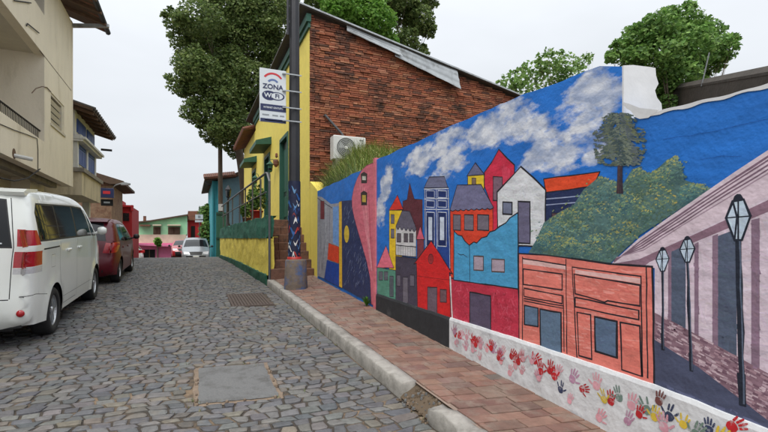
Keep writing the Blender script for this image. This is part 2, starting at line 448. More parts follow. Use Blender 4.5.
# weeds in the joints by the kerb and the slab
b = MB(); b.keep = True
for k in range(70):
    if k < 46: x, y = KX0 - abs(R.gauss(0, .04)) - .005, R.uniform(2.6, 11)
    else: e = slab_c[R.randrange(4)]; x, y = e.x + R.gauss(0, .12), e.y + R.gauss(0, .1)
    for _ in range(R.randint(3, 8)):
        a = R.uniform(0, 6.28); l = R.uniform(.012, .04); p_ = Vector((x + R.gauss(0, .012), y + R.gauss(0, .015), G(y) - .012)); d = Vector((math.cos(a), math.sin(a), 0)); w_ = Vector((-d.y, d.x, 0)) * .003
        b.add([p_ - w_, p_ + w_, p_ + d * l * .6 + Vector((0, 0, l))], [(0, 1, 2)], jit(R.choice([srgb(98, 112, 56), srgb(84, 98, 48), srgb(132, 124, 76)]), .2))
tag(b.build('weeds', 'grass'), 'tiny weeds in the cobble joints along the kerb', 'weeds', kind='stuff')
# pavement on the far (left) side
b = MB(); yl = [0 + i for i in range(0, 31)]
for x0, x1, z0, z1 in ((-3.5, -3.5, -.02, .13), (-3.5, -5.2, .13, .15)):
    b.add([(x, y, G(y) + z) for y in yl for x, z in ((x0, z0), (x1, z1))], [(2 * i, 2 * i + 1, 2 * i + 3, 2 * i + 2) for i in range(len(yl) - 1)])
tag(b.build('pavement', 'kerb'), 'concrete pavement below the cream overhanging house', 'pavement', kind='structure')
# ================================================================ foliage helpers
def leaves(b, blobs, n, size, cols, flat=.5, shell=.55):
    tot = sum(r[3] * r[4] for r in [(bx[0], bx[1], bx[2], bx[3], bx[4]) for bx in blobs])
    for bx in blobs:
        cx, cy, cz, rx, rz = bx[:5]; k = int(n * rx * rz / tot); cl = bx[5] if len(bx) > 5 else None
        for _ in range(k):
            d = Vector((R.gauss(0, 1), R.gauss(0, 1), R.gauss(0, 1))).normalized()
            rr = (shell + (1 - shell) * R.random() ** .6) if R.random() < .8 else R.random()
            rr *= 1 + .22 * noise.noise(d * 2.3 + Vector((cx, cy, cz)))
            p = Vector((cx + d.x * rx * rr, cy + d.y * rx * rr, cz + d.z * rz * rr))
            s_ = size * R.uniform(.6, 1.35)
            a = Vector((R.gauss(0, 1), R.gauss(0, 1), R.gauss(0, .45) - .25)).normalized()
            nrm = (d * .8 + Vector((R.gauss(0, .6), R.gauss(0, .6), R.gauss(0, .6) + .4))).normalized()
            c = nrm.cross(a)
            if c.length < .01: continue
            c = c.normalized() * s_ * .34; a = a * s_
            col = jit(cl if cl else R.choice(cols), .25)
            b.add([p - a * .5, p + c + a * .05, p + a * .5 - nrm * s_ * .12, p - c + a * .05], [(0, 1, 2, 3)], col)
def tree(name, label, base, blobs, n, size, cols, trunk_r, group=None, fork=.55, stems=1):
    t = thing(name, label, 'tree', base, group=group)
    b = MB(); B = Vector(base)
    cz = sum(x[2] for x in blobs) / len(blobs); cx = sum(x[0] for x in blobs) / len(blobs); cy = sum(x[1] for x in blobs) / len(blobs)
    top = B.lerp(Vector((cx, cy, cz)), fork)
    if stems == 1: b.tube([B, B.lerp(top, .5) + Vector((trunk_r * .5, 0, 0)), top], [trunk_r * 1.25, trunk_r, trunk_r * .8], 10)
    for x in blobs:
        e = Vector(x[:3]); st = top if stems == 1 else B + Vector((R.uniform(-.12, .12), R.uniform(-.12, .12), 0))
        mid = st.lerp(e, .5) + Vector((R.uniform(-.2, .2), R.uniform(-.2, .2), R.uniform(0, .3))) * x[3] * .4
        r0 = trunk_r * (.34 if stems == 1 else .5)
        b.tube([st, mid, e], [r0 * .8, r0 * .45, r0 * .12], 6)
        for _ in range(2):
            q = e + Vector((R.uniform(-1, 1), R.uniform(-1, 1), R.uniform(-.6, 1))) * x[3] * .8
            b.tube([mid, mid.lerp(q, .6) + Vector((0, 0, .05)), q], [r0 * .22, r0 * .12, r0 * .05], 5)
    b.build('trunk', 'bark', t, True)
    sprays = []                                # small sprays break up the outline
    for x in blobs:
        for _ in range(5):
            d = Vector((R.gauss(0, 1), R.gauss(0, 1), R.gauss(.2, 1))).normalized(); r = x[3] * R.uniform(.16, .34)
            sprays.append((x[0] + d.x * x[3] * 1.02, x[1] + d.y * x[3] * 1.02, x[2] + d.z * x[4] * 1.02, r, r * .8))
    b = MB(); b.keep = True; leaves(b, blobs, int(n * .74), size, cols); leaves(b, sprays, int(n * .26), size, cols, shell=.2); b.build('crown', 'leaf', t)
    return t
# ================================================================ MURAL WALL
mat('paint', None, .6, .22, 6, .55, 5, attr=True, stretch=(1, .8, 3.0), spec=.35, bdist=.05, col2=None)
def add_fine_bump(m, s1=5, s2=38, d1=.03, d2=.006):
    t = m.node_tree; b = t.nodes['Principled BSDF']; L = t.links
    for l in list(b.inputs['Normal'].links): L.remove(l)
    g = t.nodes.new('ShaderNodeNewGeometry')
    prev = None
    for s_, d in ((s1, d1), (s2, d2)):
        n = t.nodes.new('ShaderNodeTexNoise'); n.inputs['Scale'].default_value = s_; n.inputs['Detail'].default_value = 4
        L.new(g.outputs['Position'], n.inputs['Vector'])
        bp = t.nodes.new('ShaderNodeBump'); bp.inputs['Strength'].default_value = .55; bp.inputs['Distance'].default_value = d
        L.new(n.outputs['Fac'], bp.inputs['Height'])
        if prev: L.new(prev, bp.inputs['Normal'])
        prev = bp.outputs[0]
    L.new(prev, b.inputs['Normal'])
add_fine_bump(MATS['paint'])
def WP(px, py, off=0.0):
    p = on_x(px, py, WX); return Vector((WX - off, p.y, p.z))
def LO(L): return .0008 + .0003 * L
# --- painted sky: blue with brushed clouds, a procedural paint
m = mat('sky_paint', srgb(34, 110, 196), .6, .24, 3, .5, 5, stretch=(1, .8, 2.5), spec=.35)
add_fine_bump(m)
def cloud_nodes(m, ell):
    t = m.node_tree; L = t.links; b = t.nodes['Principled BSDF']
    base = b.inputs['Base Color'].links[0].from_socket
    g = t.nodes.new('ShaderNodeNewGeometry'); sp = t.nodes.new('ShaderNodeSeparateXYZ'); L.new(g.outputs['Position'], sp.inputs[0])
    def M(op, a, c=None):
        n = t.nodes.new('ShaderNodeMath'); n.operation = op
        for i, v in enumerate((a, c)):
            if v is None: continue
            if isinstance(v, (int, float)): n.inputs[i].default_value = v
            else: L.new(v, n.inputs[i])
        return n.outputs[0]
    tot = None
    for (cy, cz, ry, rz, ang) in ell:
        ca, sa = math.cos(ang), math.sin(ang)
        dy = M('SUBTRACT', sp.outputs['Y'], cy); dz = M('SUBTRACT', sp.outputs['Z'], cz)
        u = M('ADD', M('MULTIPLY', dy, ca / ry), M('MULTIPLY', dz, sa / ry))
        v = M('ADD', M('MULTIPLY', dy, -sa / rz), M('MULTIPLY', dz, ca / rz))
        e = M('SUBTRACT', 1.0, M('ADD', M('MULTIPLY', u, u), M('MULTIPLY', v, v)))
        e = M('MAXIMUM', e, -2.0)
        tot = e if tot is None else M('MAXIMUM', tot, e)
    mp = t.nodes.new('ShaderNodeMapping'); mp.inputs['Scale'].default_value = (1, 1.7, 3.6); mp.inputs['Rotation'].default_value = (.45, 0, 0)
    L.new(g.outputs['Position'], mp.inputs[0])
    n = t.nodes.new('ShaderNodeTexNoise'); n.inputs['Scale'].default_value = 1.5; n.inputs['Detail'].default_value = 7; n.inputs['Roughness'].default_value = .6
    L.new(mp.outputs[0], n.inputs['Vector'])
    f = M('ADD', M('MULTIPLY', tot, .55), M('MULTIPLY', M('SUBTRACT', n.outputs['Fac'], .5), 3.6))
    mr = t.nodes.new('ShaderNodeMapRange'); mr.inputs[1].default_value = -.2; mr.inputs[2].default_value = .3; mr.inputs[4].default_value = .92
    L.new(f, mr.inputs[0])
    n2 = t.nodes.new('ShaderNodeTexNoise'); n2.inputs['Scale'].default_value = 2.6; n2.inputs['Detail'].default_value = 6; L.new(mp.outputs[0], n2.inputs['Vector'])
    cr = t.nodes.new('ShaderNodeMix'); cr.data_type = 'RGBA'
    m3 = t.nodes.new('ShaderNodeMapRange'); m3.inputs[1].default_value = .38; m3.inputs[2].default_value = .62; L.new(n2.outputs['Fac'], m3.inputs[0])
    L.new(m3.outputs[0], cr.inputs['Factor']); cr.inputs['A'].default_value = (*srgb(160, 172, 196), 1); cr.inputs['B'].default_value = (*srgb(226, 228, 232), 1)
    mx = t.nodes.new('ShaderNodeMix'); mx.data_type = 'RGBA'
    L.new(mr.outputs[0], mx.inputs['Factor']); L.new(base, mx.inputs['A']); L.new(cr.outputs['Result'], mx.inputs['B'])
    L.new(mx.outputs['Result'], b.inputs['Base Color'])
def ellw(p0, p1, half):                    # ellipse along a picture segment on the wall
    a, c = WP(*p0), WP(*p1); d = c - a; m_ = (a + c) / 2
    return (m_.y, m_.z, d.length / 2 * 1.15, half, math.atan2(d.z, d.y))
clouds = [ellw((378, 222), (390, 168), .20), ellw((408, 168), (452, 135), .17), ellw((435, 178), (470, 140), .19), ellw((470, 145), (515, 110), .17),
          ellw((498, 128), (545, 120), .14), ellw((520, 168), (560, 140), .10), ellw((545, 160), (600, 118), .22), ellw((560, 120), (616, 82), .20),
          ellw((530, 160), (548, 150), .11), ellw((580, 160), (600, 155), .06)]
cloud_nodes(m, clouds)
wall = thing('mural_wall', 'long street wall painted with blue sky, colourful houses and lamp posts', 'mural wall', (WX + .1, 5, G(5)))
# body outlines (y, z) : main stretch, low stretch; uneven plastered top
def rough_line(p, q, n, a):
    o = []
    for i in range(n):
        u = i / n; y = p[0] + (q[0] - p[0]) * u; z = p[1] + (q[1] - p[1]) * u
        o.append((y, z + (a * noise.noise(Vector((y * 2.3, z, 5))) + a * .4 * noise.noise(Vector((y * 9, z, 1))) if i else 0)))
    return o
yA = WP(376, 200).y; yW1 = WP(622, 90).y; yW0 = WP(655, 90).y
def zt(px, py): return WP(px, py).z
top_main = rough_line((yA, zt(376, 160)), (WP(500, 104).y, zt(500, 104)), 24, .02) + rough_line((WP(500, 104).y, zt(500, 104)), (WP(600, 66).y, zt(600, 66)), 16, .02) + [(WP(600, 66).y, zt(600, 66))]
ztop2 = zt(640, 67)
low = zt(768, 84)
def wall_block(b, poly, x0, x1): b.prism([(x0, y, z) for y, z in poly], (x1 - x0, 0, 0))
main_poly = top_main + [(yW1, zt(622, 66.5)), (yW1, -.1), (yA, -.1)]
part('wall_body', 'sky_paint', wall, lambda b: wall_block(b, main_poly, WX, WX + .2))
# white unpainted end of the high stretch, ragged on its inner side
mat('whitewash', srgb(206, 207, 208), .85, .08, 6, .5, 9, col2=srgb(176, 178, 180), c2scale=3, c2thr=.62)
def EW(px, py): p = on_y(px, py, yW1); return (p.x, p.z)
endp = [EW(*q_) for q_ in ((622.2, 66), (632, 65.6), (640, 66.6), (648, 67.5), (654, 68.5), (654.5, 76), (657, 84), (653.5, 91), (655.5, 98), (660, 104), (661, 116), (646, 122), (622.2, 112))]
endp[0] = (WX + .001, endp[0][1]); endp[-1] = (WX + .001, endp[-1][1] - .3)
part('white_pier', 'whitewash', wall, lambda b: b.prism([(x, yW1 - .012, z) for x, z in endp], (0, .3, 0)))
pier = [(623, 102), (626, 108), (631, 111), (636, 117.5), (640, 119), (644, 118.5), (649, 117.8), (652, 115), (660, 110), (640, 108), (630, 104)]
b = MB(); b.keep = True; b.add([(WX - .004, WP(x, y).y, WP(x, y).z) for x, y in pier], [list(range(len(pier)))]); b.build('white_drips', 'whitewash', wall)
# low stretch
topl = rough_line((yW1, WP(637, 117).z), (WP(660, 112).y, WP(660, 112).z), 5, .0) + rough_line((WP(660, 112).y, WP(660, 112).z), (.2, low - .01), 60, .018) + [(.2, low - .01)]
part('wall_body', 'sky_paint', wall, lambda b: wall_block(b, topl + [(.2, -.1), (yW1, -.1)], WX + .002, WX + .2))
def whit(b):
    tp = [p_ for p_ in topl if p_[0] < WP(640, 110).y]; vs = []
    for y, z in tp: vs += [(WX - .003, y, z - .008 - .02 * max(0, noise.noise(Vector((y * 7, 2, 2))) + .3)), (WX - .003, y, z + .006), (WX + .21, y, z + .006)]
    b.add(vs, [(i * 3 + k, i * 3 + 3 + k, i * 3 + 4 + k, i * 3 + 1 + k) for i in range(len(tp) - 1) for k in (0, 1)])
part('top_edge', 'whitewash', wall, whit)
# far stretch beyond the pink pilaster
yB = WP(317, 250).y
topf = rough_line((yB, WP(317, 191).z), (yA, WP(375, 163).z), 20, .025) + [(yA, WP(375, 163).z)]
part('wall_body', 'sky_paint', wall, lambda b: wall_block(b, topf + [(yA, -.1), (yB, -.1)], WX + .012, WX + .2))
part('pilaster', 'paint', wall, lambda b: b.box(WX - .03, WX + .22, yA - .03, yA + .05, .2, WP(375, 161).z + .04, srgb(205, 112, 122)))
def brush(col, k=.1): return jit(col, k)
def flat(b, px, L, col):
    vs = [WP(x, y, LO(L)) for x, y in px]; b.add(vs, [list(range(len(vs)))], col)
def line(b, px, wd, L, col, closed=False):
    P = [WP(x, y, LO(L)) for x, y in px]
    if closed: P = P + [P[0]]
    for k_, (a, c) in enumerate(zip(P, P[1:])):
        a = a - Vector((1.2e-5 * k_, 0, 0)); c = c - Vector((1.2e-5 * k_, 0, 0))
        n_ = max(1, int((c - a).length / .12))
        prev = None
        for i in range(n_ + 1):
            p = a.lerp(c, i / n_); d = (c - a).normalized(); nn = Vector((0, -d.z, d.y))
            if i not in (0, n_): p = p + nn * R.uniform(-.003, .003)
            h = wd * R.uniform(.38, .62)
            cur = (p + nn * h - (d * wd * .35 if i == 0 else -d * wd * .35 if i == n_ else Vector()), p - nn * h - (d * wd * .35 if i == 0 else -d * wd * .35 if i == n_ else Vector()))
            if prev: b.add([prev[0], prev[1], cur[1], cur[0]], [(0, 1, 2, 3)], col)
            prev = cur
BLK = srgb(34, 32, 40)
def inpoly(x, y, P):
    c = False; j = len(P) - 1
    for i in range(len(P)):
        if (P[i][1] > y) != (P[j][1] > y) and x < (P[j][0] - P[i][0]) * (y - P[i][1]) / (P[j][1] - P[i][1]) + P[i][0]: c = not c
        j = i
    return c
class Pic:                                # one painted motif; shapes become its pieces
    def __init__(s, name, L): s.o = None; s.name = name; s.L = L
    def shape(s, name, px, col, lw=.010, dl=0, lc=BLK, root=False):
        b = MB(); b.keep = True; flat(b, px, s.L + dl, col)
        if lw: line(b, px, lw, s.L + dl + .45, lc, True)
        xs_ = [q_[0] for q_ in px]; ys_ = [q_[1] for q_ in px]; A = (max(xs_) - min(xs_)) * (max(ys_) - min(ys_))
        if A > 90:                          # visible brush strokes within the fill
            for k in range(min(420, int(A / 7))):
                x, y = R.uniform(min(xs_), max(xs_)), R.uniform(min(ys_), max(ys_)); l = R.uniform(2, 7) * (1 + A / 9000); a = R.gauss(0, .25) + (1.45 if noise.noise(Vector((x * .05, y * .05, s.L))) > .1 else .12)
                x1, y1 = x + l * math.cos(a), y + l * math.sin(a)
                if inpoly(x, y, px) and inpoly(x1, y1, px) and inpoly((x + x1) / 2, (y + y1) / 2, px): line(b, [(x, y), (x1, y1)], R.uniform(.004, .012), s.L + dl + .08 + .3 * k / 420, jit(col, .10))
        o = b.build(name, 'paint', s.o if s.o is not None else wall)
        if s.o is None: s.o = o
        return o
    def strokes(s, name, fn):
        b = MB(); b.keep = True; fn(b); o = b.build(name, 'paint', s.o if s.o is not None else wall)
        if s.o is None: s.o = o
        return o
def quad(x0, y0, x1, y1): return [(x0, y0), (x1, y0 + (x1 - x0) * .05), (x1, y1 + (x1 - x0) * .05), (x0, y1)]
GREY = srgb(108, 104, 114)
def scallop(p, q, n, d):
    o = []
    for i in range(n):
        for k in range(4):
            u = (i + k / 4) / n; o.append((p[0] + (q[0] - p[0]) * u, p[1] + (q[1] - p[1]) * u + d * math.sin(k / 4 * math.pi)))
    return o + [q]
# blue town house
p = Pic('painted_house', 1)
p.shape('painted_house', [(424.3, 188), (448.6, 187.5), (451, 277), (425, 265)], srgb(34, 66, 138))
p.shape('painted_roof', [(424.3, 188), (426.4, 182.8), (429.4, 177), (444.4, 176.6), (448, 187.5)], srgb(108, 110, 138), dl=.6)
WHT = srgb(206, 212, 224)
for x0, x1 in ((426.5, 434.5), (438, 446.5)):
    p.shape('painted_window', quad(x0, 190.5, x1, 197.5), srgb(24, 46, 104), .009, .8, WHT)
    p.shape('painted_window', quad(x0, 200.5, x1, 207), srgb(24, 46, 104), .009, .8, WHT)
    p.shape('painted_window', quad(x0, 212, x1, 246), srgb(22, 40, 92), .009, .8, WHT)
    p.shape('painted_pane', quad(x0 + 2, 217, x1 - 2.2, 240), srgb(196, 206, 222), 0, 1.6)
p.strokes('painted_trim', lambda b: [line(b, q, .011, p.L + 1.2, WHT) for q in ([(424.3, 189), (448.6, 188.5)], [(424.4, 199), (449, 198.6)], [(424.5, 209.5), (449.2, 209.5)], [(436.3, 190), (437, 265)], [(448.2, 190), (450, 268)], [(425, 190), (425.7, 260)])])
# maroon church
p = Pic('painted_church', 1)
p.shape('painted_church', [(402.8, 201.3), (407, 199.7), (409.7, 182.8), (414.4, 199), (422.5, 199.7), (422.7, 240), (402.8, 236)], srgb(92, 42, 52), .006)
# yellow tower
p = Pic('painted_tower', 2)
p.shape('painted_tower', [(389.4, 210), (402.5, 210.2), (402, 300), (389, 296)], srgb(226, 190, 44))
p.shape('painted_roof', [(397.5, 195), (403.4, 209.6), (389, 210.3)], srgb(206, 52, 40), dl=.6)
for y in (214.5, 229): p.shape('painted_window', quad(391, y, 394.4, y + 9), GREY, .008, .7)
# half-timbered white house
p = Pic('painted_house', 3)
p.shape('painted_house', [(396, 226), (416.2, 229), (416.2, 257), (395.8, 255)], srgb(196, 194, 196))
p.shape('painted_roof', [(402.3, 210.6), (409.7, 211.3), (416.4, 228.5)] + scallop((416.2, 229), (396.0, 226), 5, 3.2), srgb(96, 92, 108), dl=.6)
for x0, x1 in ((397, 401.2), (404, 408), (409.4, 413.4)): p.shape('painted_window', quad(x0, 233.5, x1, 242), srgb(92, 84, 92), .008, .7)
p.strokes('painted_balcony', lambda b: [line(b, [(396 + i * 2.4, 246 + i * .12), (396 + i * 2.4, 256 + i * .15)], .006, p.L + .9, BLK) for i in range(9)] + [line(b, [(395.8, 245), (416.2, 247)], .012, p.L + .9, BLK)])
p = Pic('painted_house', 4)
p.shape('painted_house', [(395.8, 256), (416.7, 258.5), (418, 309), (395.8, 300)], srgb(70, 64, 80))
p.shape('painted_door', quad(403, 277, 408, 303), srgb(110, 104, 116), .009, .7)
for x0, x1 in ((397, 400.6), (410, 414.4)): p.shape('painted_window', quad(x0, 275, x1, 286), srgb(104, 98, 112), .009, .7)
# small pink turret
p = Pic('painted_turret', 3)
p.shape('painted_turret', [(417.2, 239.4), (423.9, 239.4), (423.9, 262), (417.2, 260)], srgb(122, 56, 66))
p.shape('painted_roof', [(420.3, 226), (424.6, 239.6), (416.5, 239.4)], srgb(206, 92, 112), dl=.6)
# green house with pink roof
p = Pic('painted_house', 5)
p.shape('painted_house', [(377.2, 267), (395.8, 270.5), (395.8, 300), (377.2, 293.6)], srgb(86, 140, 122))
p.shape('painted_roof', [(386.1, 245.6), (394, 268), (376.8, 267.6)], srgb(222, 112, 132), dl=.6)
for x0, x1 in ((379, 383), (384.2, 388)): p.shape('painted_window', quad(x0, 271.5, x1, 280), srgb(96, 98, 108), .008, .7)
p.shape('painted_door', quad(389.7, 276, 393.6, 296.5), srgb(84, 92, 100), .008, .7)
# orange-red house with three windows
p = Pic('painted_house', 4)
p.shape('painted_house', [(450.4, 209), (493, 207.5), (493, 252), (470, 282), (450.6, 278)], srgb(212, 66, 42))
p.shape('painted_roof', [(457.4, 185), (481.2, 184.5), (493.8, 207.5)] + scallop((493, 208), (450.2, 210), 8, 1.3), srgb(112, 110, 142), dl=.6)
for x0, x1 in ((453.4, 460.8), (464.5, 473.6), (477.7, 489)): p.shape('painted_window', quad(x0, 214.6, x1, 230), srgb(112, 104, 116), .011, .7)
# little yellow house
p = Pic('painted_house', 2)
p.shape('painted_house', [(467.8, 175.5), (484.2, 174.5), (484.2, 190), (467.8, 190)], srgb(222, 190, 48))
p.shape('painted_roof', [(475.4, 162.7), (484.8, 174.7), (467, 176)], srgb(98, 100, 134), dl=.6)
p.shape('painted_window', quad(472, 178, 476, 184.5), srgb(126, 106, 92), .008, .7)
# tall crimson house
p = Pic('painted_house', 3)
p.shape('painted_house', [(499, 149.3), (507, 158), (514.6, 165), (514.6, 205), (500, 236), (492.5, 236), (492.6, 207), (484.5, 186), (484.5, 172.4), (492, 162)], srgb(200, 44, 72), .013)
p.shape('painted_window', quad(493.3, 176.6, 502.5, 200.5), srgb(124, 96, 112), .011, .7)
p.strokes('painted_sheen', lambda b: [line(b, [(503 + i * 1.3 + R.uniform(-.4, .4), 166 + R.uniform(-3, 4)), (503.5 + i * 1.2, 186 + R.uniform(-4, 6))], .02, p.L + .5 + .05 * i, srgb(208, 64, 90)) for i in range(6)])
# orange-roofed navy building behind the bushes
p = Pic('painted_house', 2)
p.shape('painted_house', [(545, 191), (590, 186), (590, 232), (546, 232)], srgb(34, 46, 86))
p.shape('painted_roof', [(543.8, 179), (600, 171.7), (594, 186), (546, 192.5)], srgb(222, 76, 40), dl=.6)
p.strokes('painted_trim', lambda b: [line(b, q, .008, p.L + .9, srgb(150, 160, 190)) for q in ([(546, 199), (588, 195)], [(546, 205), (586, 201.5)])])
p.shape('painted_window', quad(552, 213, 560, 226), srgb(92, 66, 74), .008, .7)
# white house
p = Pic('painted_house', 6)
p.shape('painted_house', [(521, 166.6), (534, 178), (546, 190), (545, 246), (498, 246), (497.4, 192)], srgb(208, 210, 214), .016)
p.shape('painted_window', quad(503, 202, 512.3, 214), srgb(112, 118, 142), .014, .7)
p.shape('painted_door', quad(518.3, 201.4, 530.3, 243), srgb(104, 100, 126), .014, .7)
# light blue house
p = Pic('painted_house', 7)
p.shape('painted_house', [(454.2, 231), (458, 235), (462, 236), (465, 241), (469.5, 245.3), (474, 242), (477, 243), (481.7, 238), (487, 236.5), (490, 232), (495, 230.5), (499.7, 226.5), (506, 223), (510, 218), (518.3, 212.5), (518.5, 289), (453.9, 280)], srgb(74, 152, 196), .013)
p.strokes('painted_seam', lambda b: line(b, [(469.6, 246), (470, 282)], .009, p.L + .8, BLK))
for x0, x1, y0, y1 in ((474, 483.6, 256, 270), (492, 504.7, 259, 271.5)):
    p.shape('painted_window', quad(x0, y0, x1, y1), srgb(168, 152, 166), .013, .7, srgb(82, 66, 60))
p.strokes('painted_cracks', lambda b: line(b, [(458, 253.5), (461, 255), (463.5, 254.5), (467.5, 257)], .007, p.L + .8, BLK))
# crimson lower house
p = Pic('painted_house', 6)
p.shape('painted_house', [(450.6, 278), (518.4, 288), (521.5, 344), (450.6, 322)], srgb(184, 50, 72), .012)
p.shape('painted_door', [(470, 292), (490.8, 296), (491, 333), (470, 326)], srgb(86, 76, 98), .014, .7)
def worn(b):
    for _ in range(220):
        x = R.uniform(453, 516); y = R.uniform(284 + (x - 450) * .14, 320 + (x - 450) * .28)
        if 468 < x < 493: continue
        line(b, [(x, y), (x + R.uniform(-2, 4), y + R.uniform(-7, 7))], R.uniform(.006, .018), p.L + .5 + R.uniform(0, .2), R.choice([srgb(190, 60, 82), srgb(172, 44, 64), srgb(198, 76, 96)]))
p.strokes('painted_sheen', worn)
# red gabled house
p = Pic('painted_house', 7)
p.shape('painted_house', [(431.4, 240.8), (452.8, 274), (449.6, 272.5), (450.8, 320), (417.7, 309.5), (416.7, 263), (413.9, 264.4)], srgb(204, 36, 38), .012)
p.shape('painted_window', [(431 + 2.6 * math.cos(a * .5236), 259 + 5 * math.sin(a * .5236)) for a in range(12)], srgb(152, 46, 50), .008, .7)
p.shape('painted_door', quad(427.8, 287, 437.3, 313.5), srgb(106, 88, 100), .010, .7)
p.shape('painted_window', quad(440.3, 289.4, 446.7, 302), srgb(112, 84, 92), .010, .7)
p.strokes('painted_seam', lambda b: line(b, [(417, 276), (449.6, 280)], .006, p.L + .6, srgb(120, 26, 30)))
p.strokes('painted_downpipe', lambda b: line(b, [(450.5, 277), (452.6, 320)], .028, p.L + 1.2, srgb(212, 208, 208)))
# bushes: base patch, then many brush strokes
p = Pic('painted_bushes', 8)
bush = [(535, 242), (545, 222), (560, 212), (575, 205), (585, 190), (600, 176), (612, 180), (625, 184), (632, 170), (640, 167), (650, 174), (660, 167), (668, 159), (676, 156), (682, 164), (685, 180), (700, 185), (710, 190), (640, 236), (612, 264), (572, 258), (530, 253)]
lumps = [(548, 232, 16), (565, 222, 15), (580, 208, 16), (598, 192, 17), (612, 200, 18), (640, 182, 15), (660, 182, 14), (676, 170, 13), (690, 196, 12), (655, 205, 20), (630, 215, 20), (600, 225, 22), (575, 240, 18), (625, 240, 18), (600, 250, 16), (702, 190, 7), (540, 244, 9), (552, 245, 12), (568, 250, 12), (588, 254, 12), (545, 236, 10)]
def bushes(b):
    flat(b, [(x + R.uniform(-1.5, 1.5), y + R.uniform(-1.5, 1.5)) for x, y in bush], p.L, srgb(80, 110, 108))
    dark = [srgb(70, 100, 102), srgb(74, 104, 102), srgb(64, 94, 96)]; mid = [srgb(94, 126, 114), srgb(106, 130, 114), srgb(88, 122, 120)]; lite = [srgb(132, 148, 116), srgb(120, 144, 128), srgb(142, 150, 102), srgb(158, 156, 98)]
    n = 0
    while n < 5200:
        li = R.randrange(len(lumps)); cx, cy, r = lumps[li]; a = R.uniform(0, 6.28); rr2 = math.sqrt(R.random()) * r * 1.08; x, y = cx + rr2 * math.cos(a), cy + rr2 * math.sin(a)
        if not inpoly(x, y, bush) and R.random() < .95: continue
        if y > 238 - (x - 640) * .66 and x > 612: continue
        if y > 255 + (x - 520) * .09: continue
        n += 1
        up = (cy - y) / r + R.gauss(0, .35)                # each clump is painted lighter at its top
        tn = ((1.22, 1.06, .78), (.82, .98, 1.08), (1, 1, 1), (1.1, 1.08, .9))[(li * 7 + 1) % 4]; col = tuple(u_ * v_ for u_, v_ in zip(jit(R.choice(lite if up > .55 else mid if up > -.1 else dark), .08), tn))
        a = R.uniform(-1.2, .6); l = R.uniform(.8, 2.6)
        line(b, [(x, y), (x + l * math.cos(a), y + l * math.sin(a))], R.uniform(.004, .011), p.L + .3 + .9 * (n / 5200), col)
p.strokes('painted_bushes', bushes)
# painted tree
p = Pic('painted_tree', 10)
def ptree(b):
    for k in range(7): line(b, [(620.5 + k * .5 - 1.5, 158), (620 + k * .6 - 1.5, 178), (619.5 + k * .9 - 2, 193)], .014, p.L + .08 * k, R.choice([srgb(66, 52, 60), srgb(84, 62, 64), srgb(52, 44, 56)]))
    cols = [srgb(78, 92, 86), srgb(96, 108, 98), srgb(62, 78, 80), srgb(110, 120, 108), srgb(88, 98, 104), srgb(100, 108, 82)]
    N = 3000
    for i in range(N):
        v = R.random() ** .85; y = 113 + 52 * v
        hw = (3 + 19 * math.sin(math.pi * (.08 + .70 * v))) * (1 + .35 * noise.noise(Vector((v * 7, 1, 0)))); k = R.gauss(0, .5)
        if noise.noise(Vector((k * 3, v * 6, 4))) < -.28: continue
        x = 620 + max(-1.1, min(1.1, k)) * hw
        l = R.uniform(1, 3.4); a = R.uniform(-.5, .35) if x > 620 else math.pi + R.uniform(-.35, .5)
        c = cols[int((k * .5 + .5 - (v - .5) * .4) * 6) % 6] if R.random() < .5 else R.choice(cols)
        line(b, [(x, y), (x + l * math.cos(a), y + l * math.sin(a) * .6 + .6)], R.uniform(.004, .009), p.L + .5 + 1.0 * i / N, c)
p.strokes('painted_tree', ptree)
# colonial building in lilac on the right
p = Pic('painted_arcade', 9)
p.shape('painted_arcade', [(612, 263.5), (640, 238), (672, 216), (703, 194), (735, 172), (790, 136), (790, 402), (655, 352), (655, 268)], srgb(206, 190, 202), 0)
p.strokes('painted_roof', lambda b: (flat(b, [(612, 263.5), (640, 238), (703, 194), (790, 136), (790, 186), (700, 230), (655, 252), (640, 258)], p.L + .5, srgb(208, 190, 200)),
    flat(b, [(612, 264), (640, 259), (700, 232), (790, 190), (790, 203), (700, 240), (650, 262), (645, 266)], p.L + .9, srgb(136, 106, 122)),
    [line(b, [(614 + i * .6, 262.5 - i), (640 + i * .8, 239 + i * 2.2), (704, 195 + i * 3.5), (785, 141 + i * 4.5)], .012 - .001 * i, p.L + 1.0 + .05 * i, R.choice([srgb(120, 96, 112), srgb(160, 138, 152), srgb(206, 190, 200)])) for i in range(6)]))
for x0, x1, y0, y1 in ((671.4, 686, 250, 330), (718.4, 737, 234, 364)):
    p.shape('painted_doorway', [(x0, y0 + 2), (x1, y0 - 5), (x1, y1 + 6), (x0, y1 - 2)], srgb(82, 92, 112), 0, 1.2)
for x0, x1, y0, y1 in ((668.5, 671.8, 252, 330), (694.8, 699, 244, 340), (712.8, 718.4, 236, 350), (751.7, 760, 220, 372)):
    p.shape('painted_column', [(x0, y0), (x1, y0 - 2), (x1, y1 + 2), (x0, y1)], srgb(134, 110, 128), 0, 1.4)
def footpath(b):
    flat(b, [(654, 312), (700, 336), (768, 373), (790, 385), (790, 437), (768, 421), (746, 404), (700, 369), (654, 341)], p.L + 1.6, srgb(132, 104, 116))
    for _ in range(420):
        x = R.uniform(655, 785); u = R.random(); y = (312 + (x - 654) * .535) * (1 - u) + (341 + (x - 654) * .70) * u
        l = R.uniform(2, 6.5); line(b, [(x, y), (x + l, y + l * .5)], R.uniform(.006, .014), p.L + 2 + R.uniform(0, .4), R.choice([srgb(190, 168, 176), srgb(158, 128, 138), srgb(112, 84, 98), srgb(172, 148, 158)]))
p.strokes('painted_footpath', footpath)
